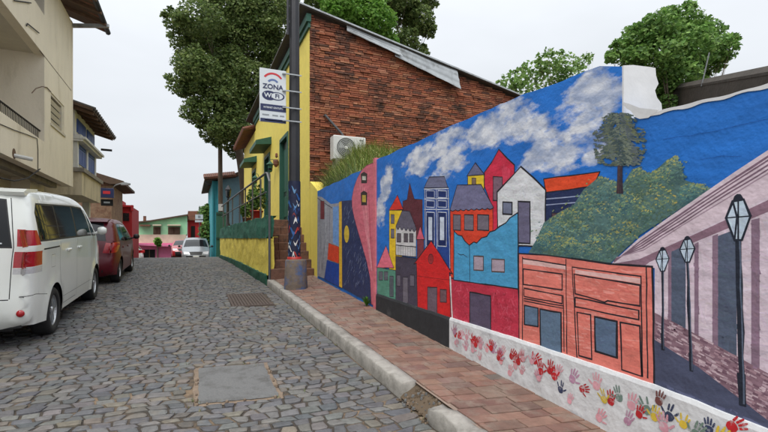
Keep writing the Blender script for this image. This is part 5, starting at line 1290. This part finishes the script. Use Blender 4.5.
# ================================================================ VEHICLES
mat('car_white', srgb(228, 231, 225), .25, .03, 2, 0, coat=.7)
mat('car_red', srgb(92, 16, 30), .34, .06, 2, 0, coat=.15, spec=.35)
mat('car_silver', srgb(140, 144, 148), .28, .04, 2, 0, coat=.7, metal=.3)
mat('car_bright_red', srgb(170, 40, 46), .3, .04, 2, 0, coat=.6)
mat('car_glass', (.012, .013, .015), .05, .1, 2, 0, spec=.35)
mat('rubber', (.018, .018, .019), .8, .2, 12, .2, 60)
mat('trim_black', (.014, .014, .015), .55, .1, 10, 0)
mat('lamp_red', srgb(168, 22, 32), .15, .15, 30, .12, 140, coat=.6)
mat('lamp_clear', srgb(196, 196, 198), .1, .15, 25, .3, 90, coat=.8)
mat('alloy', srgb(176, 178, 180), .3, .06, 6, 0, metal=.75)
mat('plate', srgb(206, 206, 200), .5, .05, 6, 0)
def resample(P, step, closed=False):
    out = []; n = len(P)
    for i in range(n if closed else n - 1):
        a, c = Vector(P[i]), Vector(P[(i + 1) % n]); k = max(1, int(math.ceil((c - a).length / step)))
        out += [a.lerp(c, j / k) for j in range(k)]
    if not closed: out.append(Vector(P[-1]))
    return out
def smooth_line(P, step):                        # Catmull-Rom through points
    P = [Vector(p) for p in P]; o = []
    for i in range(len(P) - 1):
        p0, p1, p2, p3 = P[max(i - 1, 0)], P[i], P[i + 1], P[min(i + 2, len(P) - 1)]
        k = max(2, int((p2 - p1).length / step))
        for j in range(k):
            t = j / k
            o.append(.5 * ((2 * p1) + (p2 - p0) * t + (2 * p0 - 5 * p1 + 4 * p2 - p3) * t * t + (3 * p1 - p0 - 3 * p2 + p3) * t ** 3))
    o.append(P[-1]); return o
def pip(p, P):
    return inpoly(p.x, p.y, P)
def seg_d(p, a, c):
    d = c - a; t = max(0, min(1, (p - a).dot(d) / max(d.length_squared, 1e-9))); return (p - a - d * t).length
def grow(P, d):                                   # offset a polygon outward
    P = [Vector(p) for p in P]; n = len(P)
    A = sum(P[i].x * P[(i + 1) % n].y - P[(i + 1) % n].x * P[i].y for i in range(n)); s_ = 1 if A > 0 else -1
    o = []
    for i in range(n):
        e0 = (P[i] - P[i - 1]).normalized(); e1 = (P[(i + 1) % n] - P[i]).normalized()
        n0, n1 = Vector((e0.y, -e0.x)) * s_, Vector((e1.y, -e1.x)) * s_
        m_ = (n0 + n1); m_ = m_ / max(m_.length_squared, .3) * 2 if m_.length > .1 else n0
        o.append(P[i] + m_ * d)
    return o
def cdt_parts(bound, feats, grid, extra, pos, paint, root, step=.05):
    """triangulate a flat outline with features; each feature becomes its own mesh via pos()"""
    vs = []; es = []
    def loop(P, closed=True):
        n0 = len(vs); vs.extend(P); k = len(P)
        es.extend([(n0 + i, n0 + (i + 1) % k) for i in range(k if closed else k - 1)])
    loop(bound)
    for f in feats: loop(resample([Vector(p) for p in f[1]], step, True))
    xs = [p.x for p in bound]; ys = [p.y for p in bound]; bt = [(p.x, p.y) for p in bound]
    y = min(ys)
    while y < max(ys):
        x = min(xs)
        while x < max(xs):
            p = Vector((x + .013 * math.sin(y * 40), y))
            if pip(p, bt): vs.append(p)
            x += grid
        y += grid
    vs.extend([p for p in extra if pip(p, bt)])
    V, E, T, _, _, _ = delaunay_2d_cdt(vs, es, [list(range(len(bound)))], 1, 1e-4)
    groups = {}
    for t in T:
        c = sum((V[i] for i in t), Vector((0, 0))) / len(t)
        g = -1
        for k, f in enumerate(feats):
            if pip(c, [(q[0], q[1]) for q in f[1]]): g = k; break
        groups.setdefault(g, []).append(t)
    return V, groups
def make_car(name, label, loc, rotz, pitch, P):
    root = thing(name, label, P.get('cat', 'car'), loc, (pitch, 0, rotz), P.get('group'))
    paint = P['paint']; W0 = P['w']; sil = smooth_line(P['top'], .06); belt = P['belt']; tum = P['tumble']; rr_ = P.get('round', .07)
    L = max(p.x for p in sil); wr = P['wr']; ar = wr + .055; zb = P['sill']
    # closed outline: upper line rear->front, then back under with wheel arches
    bot = []
    for wy in P['wheels'][::-1]:
        a0 = math.asin(max(-1, min(1, (zb - wr) / ar)))
        bot += [Vector((wy + ar * math.cos(a), wr + ar * math.sin(a))) for a in [a0 + (math.pi - 2 * a0) * i / 16 for i in range(17)]]
    outline = sil + resample([sil[-1]] + bot + [sil[0]], .08)[1:-1]
    def topd(p): return min(seg_d(p, sil[i], sil[i + 1]) for i in range(0, len(sil) - 1))
    ends = P.get('taper', .10)
    def width(p, dd=None):
        x = W0
        if p.y > belt: x -= tum * (p.y - belt) + .10 * (p.y - belt) ** 2
        if p.y < .55: x -= .06 * (.55 - p.y) ** 1.5 * 2
        x -= .012 * max(0, (belt - .12) - p.y) if p.y < belt - .12 else 0
        x += .008 * math.exp(-((p.y - belt + .06) / .05) ** 2)
        for d, lim in ((p.x, .6), (L - p.x, .9)):
            if d < lim: x -= ends * (1 - max(d, 0) / lim) ** 2.2
        for wy in P['wheels']:
            r = math.hypot(p.x - wy, p.y - wr)
            if r < ar + .10: x += .018 * (1 - max(0, r - ar) / .10) ** .5
        d = topd(p) if dd is None else dd
        if d < rr_: x -= rr_ - math.sqrt(max(0, rr_ * rr_ - (rr_ - d) ** 2))
        return x
    # ---- sides
    extra = []
    for i in range(1, len(sil) - 1):
        t = (sil[i + 1] - sil[i - 1]).normalized(); nn = Vector((t.y, -t.x))
        for d in (.008, .024, .05): extra.append(sil[i] + nn * d)
    feats = []
    for f in P['side']:
        nm, m_, poly = f[:3]
        feats.append((nm, [tuple(q) for q in poly], m_))
        if nm.endswith('window'): feats.append((nm + '_seal', [tuple(q) for q in grow(poly, .016)], 'trim_black'))
    feats.sort(key=lambda f: 1 if f[0].endswith('_seal') else 0)
    V, groups = cdt_parts(outline, feats, .075, extra, None, paint, root)
    wd = [width(v) for v in V]
    body = MB(True); pm = {}
    for g, tris in groups.items():
        for sx in (1, -1):
            used = {}; vs = []; fs = []
            for t in tris:
                f = []
                for i in t:
                    if i not in used: used[i] = len(vs); vs.append((sx * wd[i], V[i].x, V[i].y))
                    f.append(used[i])
                fs.append(f if sx > 0 else f[::-1])
            if g == -1: body.add(vs, fs)
            else: b = MB(True); b.add(vs, fs); b.keep = True; pm.setdefault(g, []).append(b)
    # ---- cap: rear, roof, windscreen, bonnet, front
    arc_ = [0]
    for i in range(1, len(sil)): arc_.append(arc_[-1] + (sil[i] - sil[i - 1]).length)
    def at(v):
        v = max(0, min(arc_[-1], v)); lo = 0
        while lo < len(arc_) - 2 and arc_[lo + 1] < v: lo += 1
        f = (v - arc_[lo]) / (arc_[lo + 1] - arc_[lo]); return sil[lo].lerp(sil[lo + 1], f), lo
    def vrear(z):
        for i in range(len(sil) - 1):
            if sil[i].y <= z <= sil[i + 1].y: return arc_[i] + (z - sil[i].y) / max(1e-6, sil[i + 1].y - sil[i].y) * (arc_[i + 1] - arc_[i])
        return 0
    def vfront(z):
        for i in range(len(sil) - 2, 0, -1):
            if sil[i].y >= z >= sil[i + 1].y: return arc_[i] + (sil[i].y - z) / max(1e-6, sil[i].y - sil[i + 1].y) * (arc_[i + 1] - arc_[i])
        return arc_[-1]
    VT = arc_[-1]; bulge = P.get('bulge', .05)
    bound = [Vector((-1, a)) for a in arc_] + resample([(-1, VT), (1, VT)], .12)[1:-1] + [Vector((1, a)) for a in arc_[::-1]] + resample([(1, 0), (-1, 0)], .12)[1:-1]
    cf = []
    for nm, m_, kind, poly in P['cap']:
        fn = vrear if kind == 'r' else vfront
        cf.append((nm, [(t, fn(z)) for t, z in poly], m_))
    sealed = [(nm + '_seal', [tuple(q) for q in grow(pl, .022)], 'trim_black') for nm, pl, m_ in cf if nm.endswith('window') or nm == 'windscreen']
    cf = cf + sealed
    cap_ex = [Vector((s_ * t, a)) for a in arc_ for t in (.97, .92) for s_ in (1, -1)]
    V2, g2 = cdt_parts(bound, cf, .11, cap_ex, None, paint, root, .06)
    pos = []
    ew = [width(p, 0) for p in sil]
    for v in V2:
        p, i = at(v.y); f = (v.y - arc_[i]) / max(1e-6, arc_[i + 1] - arc_[i]); we = ew[i] * (1 - f) + ew[i + 1] * f
        t = (sil[min(i + 2, len(sil) - 1)] - sil[max(i - 1, 0)]).normalized(); nn = Vector((-t.y, t.x))
        endk = 1 + 1.6 * (abs(nn.x) ** 2)
        pp = p + nn * bulge * endk * (1 - min(1, abs(v.x)) ** 2.4)
        pos.append((v.x * we, pp.x, pp.y))
    for g, tris in g2.items():
        used = {}; vs = []; fs = []
        for t in tris:
            f = []
            for i in t:
                if i not in used: used[i] = len(vs); vs.append(pos[i])
                f.append(used[i])
            fs.append(f)
        if g == -1: body.add(vs, fs)
        else:
            b = MB(True); b.add(vs, fs); b.keep = True; pm.setdefault(('c', g), []).append(b)
    body.keep = True; body.weld = .0015
    bo = body.build('body', paint, root, True)
    for key, bs in pm.items():
        nm, m_ = (cf[key[1]][0], cf[key[1]][2]) if isinstance(key, tuple) else (feats[key][0], feats[key][2])
        for b in bs: b.build(nm.replace('window_seal', 'window_seal'), m_, root, True)
    # ---- underside, wheels, mirrors
    part('underbody', 'trim_black', root, lambda b: (b.box(-W0 + .28, W0 - .28, .25, L - .3, zb - .06, .62), b.box(-W0 + .06, W0 - .06, P['wheels'][0] + ar + .03, P['wheels'][1] - ar - .03, zb - .0, .5),
         b.box(-W0 + .16, W0 - .16, .10, P['wheels'][0] - ar - .02, zb, .45), b.box(-W0 + .16, W0 - .16, P['wheels'][1] + ar + .02, L - .12, zb, .45)), local=True)
    for wy in P['wheels']:
        for sx in (1, -1):
            part('wheel_arch', 'trim_black', root, lambda b: b.add([(sx * x, wy + (ar + .012) * math.cos(a * math.pi / 12), wr + (ar + .012) * math.sin(a * math.pi / 12)) for x in (W0 - .02, W0 - .32) for a in range(-1, 14)], [(i, i + 1, i + 16, i + 15) for i in range(14)]), local=True)
            xo = W0 - .012
            prof = [(wr * .64, -.02), (wr * .68, .0), (wr * .90, .004), (wr * .97, -.018), (wr, -.05), (wr, -.16), (wr * .96, -.195), (wr * .6, -.2)]
            tyre = part('wheel', 'rubber', root, lambda b: b.lathe([(r, sx * (xo + h)) for r, h in prof], (0, wy, wr), 'x', 32), True, True)
            def rim(b):
                b.lathe([(r, sx * (xo + h)) for r, h in ((wr * .66, -.015), (wr * .63, -.02), (wr * .60, -.055), (wr * .58, -.09))], (0, wy, wr), 'x', 32)
                ns = P.get('spokes', 5)
                for k in range(ns):
                    a = 2 * math.pi * (k + .2) / ns
                    for da, w_ in ((-.13, .10), (.13, .10)):
                        q = []
                        for r, aw in ((.12, .35), (.60, w_)):
                            for s_ in (-1, 1): q.append((sx * (xo - .03 + (.012 if r < .3 else 0)), wy + wr * r * math.cos(a + da + s_ * aw * .5), wr + wr * r * math.sin(a + da + s_ * aw * .5)))
                        b.add(q + [(x - sx * .03, y, z) for x, y, z in q], [(0, 1, 3, 2), (0, 2, 6, 4), (1, 5, 7, 3), (2, 3, 7, 6)])
                b.lathe([(r, sx * (xo + h)) for r, h in ((0, -.012), (wr * .14, -.014), (wr * .17, -.03), (wr * .17, -.06))], (0, wy, wr), 'x', 16)
            part('rim', 'alloy', tyre, rim, local=True)
            part('brake_disc', 'trim_black', tyre, lambda b: b.lathe([(0, sx * (xo - .07)), (wr * .6, sx * (xo - .07))], (0, wy, wr), 'x', 20), local=True)
    my, mz = P['mirror']
    for sx in (1, -1):
        ww = width(Vector((my, mz)))
        def mir(b):
            for lat in range(7):
                pass
            pr = [(.02, -.075), (.055, -.065), (.072, -.025), (.072, .025), (.05, .065), (.02, .075)]
            b.lathe([(r, sx * (ww + .15) + h) for r, h in pr], (0, my, mz + .07), 'x', 14); b.tube([(sx * (ww - .03), my + .02, mz), (sx * (ww + .1), my, mz + .04)], .025, 6)
        part('wing_mirror', P.get('mirror_mat', paint), root, mir, True, True)
    for hy, hz in P.get('handles', []):
        for sx in (1, -1):
            ww = width(Vector((hy, hz)))
            part('door_handle', paint, root, lambda b: b.cbox(sx * (ww + .012) - .014, sx * (ww + .012) + .014, hy - .1, hy + .1, hz - .018, hz + .018, .009), local=True)
    root['w'] = 0; del root['w']
    return root, width
def seam(pts, w=.008):                             # thin gap polygon along a line
    P = [Vector(p) for p in pts]; l, r = [], []
    for i, p in enumerate(P):
        t = (P[min(i + 1, len(P) - 1)] - P[max(i - 1, 0)]).normalized(); n = Vector((-t.y, t.x)) * w / 2
        l.append(p + n); r.append(p - n)
    return l + r[::-1]
# ---- white minivan
van_sil = [(.12, .27), (.06, .32), (.035, .43), (.042, .58), (.06, .75), (.082, .95), (.115, 1.18), (.17, 1.45), (.25, 1.70), (.30, 1.80), (.40, 1.86), (.8, 1.885), (1.6, 1.90), (2.5, 1.885), (3.0, 1.81), (3.25, 1.70), (3.85, 1.22), (4.05, 1.10), (4.3, 1.0), (4.46, .82), (4.54, .6), (4.55, .4), (4.48, .26)]
van = dict(top=van_sil, w=.848, belt=1.24, tumble=.13, wr=.315, wheels=(.86, 3.68), sill=.25, paint='car_white', cat='van', taper=.085, round=.085, bulge=.035, mirror=(3.42, 1.25), handles=[(1.62, 1.08), (2.32, 1.08)], spokes=5,
    side=[('side_window', 'car_glass', [(.32, 1.27), (1.12, 1.27), (1.12, 1.70), (.42, 1.70), (.34, 1.6)]),
          ('side_window', 'car_glass', [(1.17, 1.27), (2.12, 1.265), (2.12, 1.72), (1.17, 1.71)]),
          ('side_window', 'car_glass', [(2.20, 1.265), (3.22, 1.25), (3.05, 1.55), (2.88, 1.70), (2.20, 1.72)]),
          ('side_window', 'car_glass', [(3.30, 1.25), (3.62, 1.24), (3.15, 1.60)]),
          ('tail_light', 'lamp_red', [(-.1, .955), (.36, .97), (.36, 1.14), (-.1, 1.14)]),
          ('reversing_light', 'lamp_clear', [(-.1, .88), (.355, .885), (.36, .965), (-.1, .95)]),
          ('tail_light', 'lamp_red', [(-.1, 1.20), (.33, 1.215), (.285, 1.39), (-.1, 1.40)]),
          ('window_pillars', 'trim_black', [(.30, 1.25), (3.26, 1.235), (3.08, 1.56), (2.9, 1.725), (2.2, 1.74), (.42, 1.72), (.32, 1.6)]),
          ('skirt_seam', 'trim_black', seam([(1.27, .43), (3.27, .43)], .006)), ('bumper_seam', 'trim_black', seam([(-.05, .62), (.2, .63), (.5, .585)], .007)), ('fuel_flap', 'trim_black', seam([(.72, 1.06), (.90, 1.06), (.90, .90), (.72, .90), (.72, 1.055)], .005)),
          ('door_rail', 'trim_black', seam([(.40, 1.155), (1.1, 1.155)], .02)),
          ('door_seam', 'trim_black', seam([(1.15, 1.22), (1.14, .9), (1.22, .52), (1.3, .32)])),
          ('door_seam', 'trim_black', seam([(2.16, 1.23), (2.16, .32)])), ('door_seam', 'trim_black', seam([(3.27, 1.2), (3.3, .8), (3.25, .34)])),
          ('door_seam', 'trim_black', seam([(1.34, .33), (2.1, .33)])),
          ('headlight', 'lamp_clear', [(4.2, .78), (4.45, .76), (4.3, .96), (4.1, 1.0)])],
    cap=[('sticker', 'sign_white', 'r', [(.56, 1.225), (.74, 1.225), (.74, 1.24), (.56, 1.24)]), ('sticker', 'sign_white', 'r', [(.62, 1.255), (.69, 1.255), (.655, 1.285)]), ('sticker', 'sign_blue', 'r', [(.6, .66), (.76, .66), (.76, .685), (.6, .685)]),
         ('rear_window', 'car_glass', 'r', [(-.84, 1.20), (.84, 1.20), (.80, 1.72), (-.80, 1.72)]),
         ('windscreen', 'car_glass', 'f', [(-.93, 1.68), (.93, 1.68), (.95, 1.2), (-.95, 1.2)]),
         ('tail_light', 'lamp_red', 'r', [(.90, .955), (1.05, .955), (1.05, 1.14), (.90, 1.14)]), ('reversing_light', 'lamp_clear', 'r', [(.90, .88), (1.05, .88), (1.05, .95), (.90, .95)]), ('tail_light', 'lamp_red', 'r', [(.92, 1.2), (1.05, 1.2), (1.05, 1.4), (.94, 1.4)]),
         ('tail_light', 'lamp_red', 'r', [(-.90, .9), (-1.05, .9), (-1.05, 1.14), (-.90, 1.14)]), ('tail_light', 'lamp_red', 'r', [(-.92, 1.2), (-1.05, 1.2), (-1.05, 1.4), (-.94, 1.4)]),
         ('hatch_seam', 'trim_black', 'r', [(.875, .60), (.888, .60), (.888, 1.76), (.875, 1.76)]), ('hatch_seam', 'trim_black', 'r', [(-.875, .60), (-.888, .60), (-.888, 1.76), (-.875, 1.76)]),
         ('hatch_seam', 'trim_black', 'r', [(-.87, .588), (.87, .588), (.87, .60), (-.87, .60)]),
         ('number_plate', 'plate', 'r', [(-.28, .84), (.28, .84), (.28, .98), (-.28, .98)]),
         ('grille', 'trim_black', 'f', [(-.6, .85), (.6, .85), (.6, .7), (-.6, .7)])])
VY = 6.42
PITCH = math.atan(.047)
v, wfun = make_car('minivan', 'white minivan parked below the cream house, cropped by the frame', (-2.50, VY, G(VY) + .0), 0, PITCH, van)
part('spoiler', 'car_white', v, lambda b: b.prism([(-.70, .22, 1.84), (-.70, .34, 1.885), (-.70, .75, 1.905), (-.70, .75, 1.87), (-.70, .27, 1.80)], (1.40, 0, 0)), local=True)
part('brake_light', 'lamp_red', v, lambda b: b.box(-.15, .15, .212, .23, 1.825, 1.84), local=True)
part('reflector', 'lamp_red', v, lambda b: b.lathe([(0, -.012), (.036, -.010), (.042, .01)], (.70, .028, .43), 'y', 16), True, True)
part('reflector', 'lamp_red', v, lambda b: b.lathe([(0, -.012), (.036, -.010), (.042, .01)], (-.70, .028, .43), 'y', 16), True, True)
part('wiper', 'trim_black', v, lambda b: b.tube([(.0, .07, 1.2), (.35, .10, 1.24)], .012, 5), local=True)
part('exhaust', 'iron_grey', v, lambda b: b.tube([(-.4, .02, .26), (-.4, .3, .28)], .03, 8), local=True)
# ---- dark red hatchback
hat_sil = [(.12, .22), (.05, .28), (.01, .42), (.02, .58), (.07, .68), (.09, .86), (.15, 1.0), (.32, 1.25), (.46, 1.42), (.60, 1.485), (1.0, 1.515), (1.6, 1.52), (2.1, 1.46), (2.45, 1.32), (2.95, 1.03), (3.2, .95), (3.6, .82), (3.78, .66), (3.84, .48), (3.82, .3), (3.72, .21)]
def hatch(paint, **k):
    d = dict(top=hat_sil, w=.842, belt=.96, tumble=.24, wr=.295, wheels=(.62, 3.12), sill=.22, paint=paint, taper=.10, round=.085, bulge=.04, mirror=(2.62, .98), handles=[(1.0, .84), (1.95, .82)], spokes=7, mirror_mat='trim_black',
    side=[('side_window', 'car_glass', [(.62, 1.03), (1.28, .985), (1.28, 1.41), (.82, 1.405), (.66, 1.2)]), ('side_window', 'car_glass', [(1.36, .98), (2.55, .965), (2.22, 1.22), (1.98, 1.37), (1.36, 1.41)]),
          ('tail_light', 'lamp_red', [(-.1, .74), (.20, .75), (.36, .82), (.54, .99), (.24, .99), (-.1, .97)]),
          ('door_seam', 'trim_black', seam([(1.32, .95), (1.32, .30)])), ('door_seam', 'trim_black', seam([(.78, 1.0), (.86, .78), (1.05, .55), (1.08, .3)])), ('door_seam', 'trim_black', seam([(2.66, .93), (2.6, .5), (2.62, .3)])),
          ('headlight', 'lamp_clear', [(3.32, .72), (3.72, .60), (3.72, .69), (3.5, .83), (3.3, .86)])],
    cap=[('rear_window', 'car_glass', 'r', [(-.84, 1.02), (.84, 1.02), (.80, 1.40), (-.80, 1.40)]), ('windscreen', 'car_glass', 'f', [(-.93, 1.42), (.93, 1.42), (.96, 1.03), (-.96, 1.03)]),
         ('tail_light', 'lamp_red', 'r', [(.80, .74), (1.05, .74), (1.05, .97), (.86, .97)]), ('tail_light', 'lamp_red', 'r', [(-.80, .74), (-1.05, .74), (-1.05, .97), (-.86, .97)]),
         ('number_plate', 'plate', 'r', [(-.26, .70), (.26, .70), (.26, .82), (-.26, .82)]), ('hatch_seam', 'trim_black', 'r', [(-.78, .61), (.78, .61), (.78, .62), (-.78, .62)]),
         ('lower_grille', 'trim_black', 'f', [(-.9, .54), (-.3, .54), (-.3, .43), (.3, .43), (.3, .54), (.9, .54), (.84, .24), (-.84, .24)]), ('grille', 'trim_black', 'f', [(-.58, .74), (.58, .74), (.5, .56), (-.5, .56)]),
         ('headlight', 'lamp_clear', 'f', [(-1.05, .80), (-.62, .74), (-.62, .64), (-1.05, .62)]), ('headlight', 'lamp_clear', 'f', [(1.05, .80), (.62, .74), (.62, .64), (1.05, .62)]), ('number_plate', 'plate', 'f', [(-.24, .54), (.24, .54), (.24, .45), (-.24, .45)])])
    d.update(k); return d
HY = 12.12
h, _ = make_car('hatchback', 'dark wine red hatchback parked ahead of the white minivan', (-2.40, HY, G(HY)), 0, PITCH, hatch('car_red'))
part('spoiler', 'car_red', h, lambda b: b.prism([(-.6, .36, 1.47), (-.6, .5, 1.515), (-.6, .85, 1.535), (-.6, .85, 1.50), (-.6, .42, 1.44)], (1.2, 0, 0)), local=True)
part('antenna', 'trim_black', h, lambda b: b.tube([(0, 1.0, 1.54), (0, .75, 1.72)], .006, 5), local=True)
part('bumper_strip', 'trim_black', h, lambda b: b.prism([(-.55, .0, .3), (-.55, -.012, .36), (-.55, .02, .42), (-.55, .06, .36)], (1.1, 0, 0)), local=True)
# ---- cars at the crest
SY = 34.6
def slope(y): return math.atan((G(y + .5) - G(y - .5)))
cx = q(196, 255, SY - 3.8).x
make_car('parked_car', 'silver car facing us by the teal house at the crest', (cx + .0, SY, G(SY - 1.8)), math.pi, -slope(SY - 1.9) * -1, hatch('car_silver'))
make_car('parked_car', 'small bright red car tucked beside the silver one', (q(184, 255, SY + 2).x, SY + 4.5, G(SY + 3)), math.pi, 0.06, hatch('car_bright_red'))
make_car('parked_car', 'white car before the pink shopfront', (q(143, 255, 40).x, 39.5, G(39.5)), math.radians(90), 0, hatch('car_white'))
# ================================================================ TREES
DG = [srgb(100, 120, 64), srgb(88, 108, 58), srgb(114, 132, 74), srgb(76, 95, 52), srgb(126, 140, 84)]
BG = [srgb(100, 144, 56), srgb(114, 158, 64), srgb(86, 128, 50), srgb(126, 164, 76)]
MG = [srgb(114, 150, 74), srgb(98, 134, 66), srgb(132, 164, 90), srgb(84, 118, 60)]
LG = [srgb(126, 158, 84), srgb(110, 142, 74), srgb(140, 166, 98), srgb(96, 128, 66)]
def blob_px(x, y, Y, rpx, k=.85, j=.8): p = on_y(x, y, Y + R.uniform(-j, j)); r = rpx / F * depth(p.x, p.y); return (p.x, p.y, p.z, r, r * k)
# big dark tree behind the yellow house
Y = 29.5
bl = [blob_px(x, y, Y, r, .8, 2.2) for x, y, r in ((200, 20, 24), (178, 22, 14), (232, 12, 30), (265, 16, 30), (250, 45, 32), (215, 52, 28), (188, 62, 16), (182, 84, 15), (205, 88, 25), (240, 80, 30), (272, 55, 26), (220, 112, 26), (195, 112, 15), (246, 112, 24), (228, 138, 17), (212, 132, 13), (270, 90, 20), (240, -20, 34), (275, -15, 30), (205, -12, 22), (236, 152, 9), (222, 30, 26), (190, 42, 20), (198, 68, 22), (225, 70, 26), (250, 20, 26), (222, 95, 24), (262, 110, 18), (232, 126, 20), (245, 138, 14), (222, 128, 15))]
tree('shade_tree', 'huge dark green tree towering behind the yellow house roof', (3.6, 30, G(30)), bl, 95000, .18, DG, .26, fork=.85)
Y = 22
bl = [blob_px(x, y, Y, r, .8, 1.2) for x, y, r in ((340, 8, 20), (372, 22, 24), (350, 30, 16), (365, -8, 24), (385, 45, 16), (330, -10, 18))]
tree('leafy_tree', 'bright green leafy tree above the brick gable roof', (8.2, 22, G(22)), bl, 18000, .19, BG, .2)
Y = 27
bl = [blob_px(x, y, Y, r, .85, 1.5) for x, y, r in ((400, 8, 22), (418, 20, 17), (390, -12, 26), (425, 0, 14), (405, 42, 15), (418, 56, 12), (392, 60, 15), (375, 55, 12), (320, -6, 20), (428, 30, 9))]
tree('shade_tree', 'dark feathery tree rising behind the bright green one', (11.8, 27, G(27)), bl, 20000, .21, DG, .26)
# sparse light tree beyond the mural
Y = 12.4
bl = [blob_px(x, y, Y, r, .8, .6) for x, y, r in ((512, 82, 13), (530, 72, 13), (548, 64, 13), (566, 62, 12), (582, 62, 9), (550, 80, 18), (572, 78, 14), (548, 50, 4), (540, 56, 4), (590, 56, 4), (503, 88, 5), (525, 92, 14))]
tree('sapling_tree', 'sparse light green tree showing above the mural top', (12.8, 12.6, 1.2), bl, 2200, .14, LG, .05, stems=2)
Y = 5.9
bl = [blob_px(x, y, Y, r, .85, .35) for x, y, r in ((620, 52, 13), (640, 40, 20), (660, 28, 20), (685, 24, 20), (705, 35, 18), (720, 50, 16), (690, 50, 26), (660, 55, 24), (636, 58, 14), (712, 62, 14), (680, 74, 20), (662, 84, 14), (730, 40, 8), (668, 14, 9), (700, 78, 10), (612, 58, 6), (655, 96, 12), (668, 102, 9), (690, 92, 11), (702, 84, 9))]
tree('round_tree', 'round bushy tree with fine stems behind the low mural wall', (ratio(682) * 5.9, 5.9, 1.2), bl, 19000, .08, MG, .07, stems=3)
# shrubs at the far bend
def bush(label, x, y, Y, rpx, n, cols, size):
    p = on_y(x, y, Y); r = rpx / F * depth(p.x, p.y); g = G(Y)
    t = thing('shrub', label, 'shrub', (p.x, p.y, g))
    part('stem', 'bark', t, lambda b: b.tube([(p.x, p.y, g - .1), (p.x, p.y, p.z)], [.06, .02], 6))
    b = MB(); b.keep = True; leaves(b, [(p.x, p.y, p.z, r, r * 1.2), (p.x + r * .5, p.y, p.z - r, r * .8, r * .8)], n, size, cols); b.build('foliage', 'leaf', t)
bush('green shrub between the white notice board and teal house', 207, 214, 39, 8, 900, MG, .3)
bush('taller shrub filling the gap beside the teal house', 208, 232, 38, 9, 900, MG, .3)
bush('small palm-like shrub before the pink house wall', 157.5, 241, 43, 3, 140, BG, .35)
bush('little shrub under the mint house eave', 131, 229, 44, 4, 200, LG, .3)
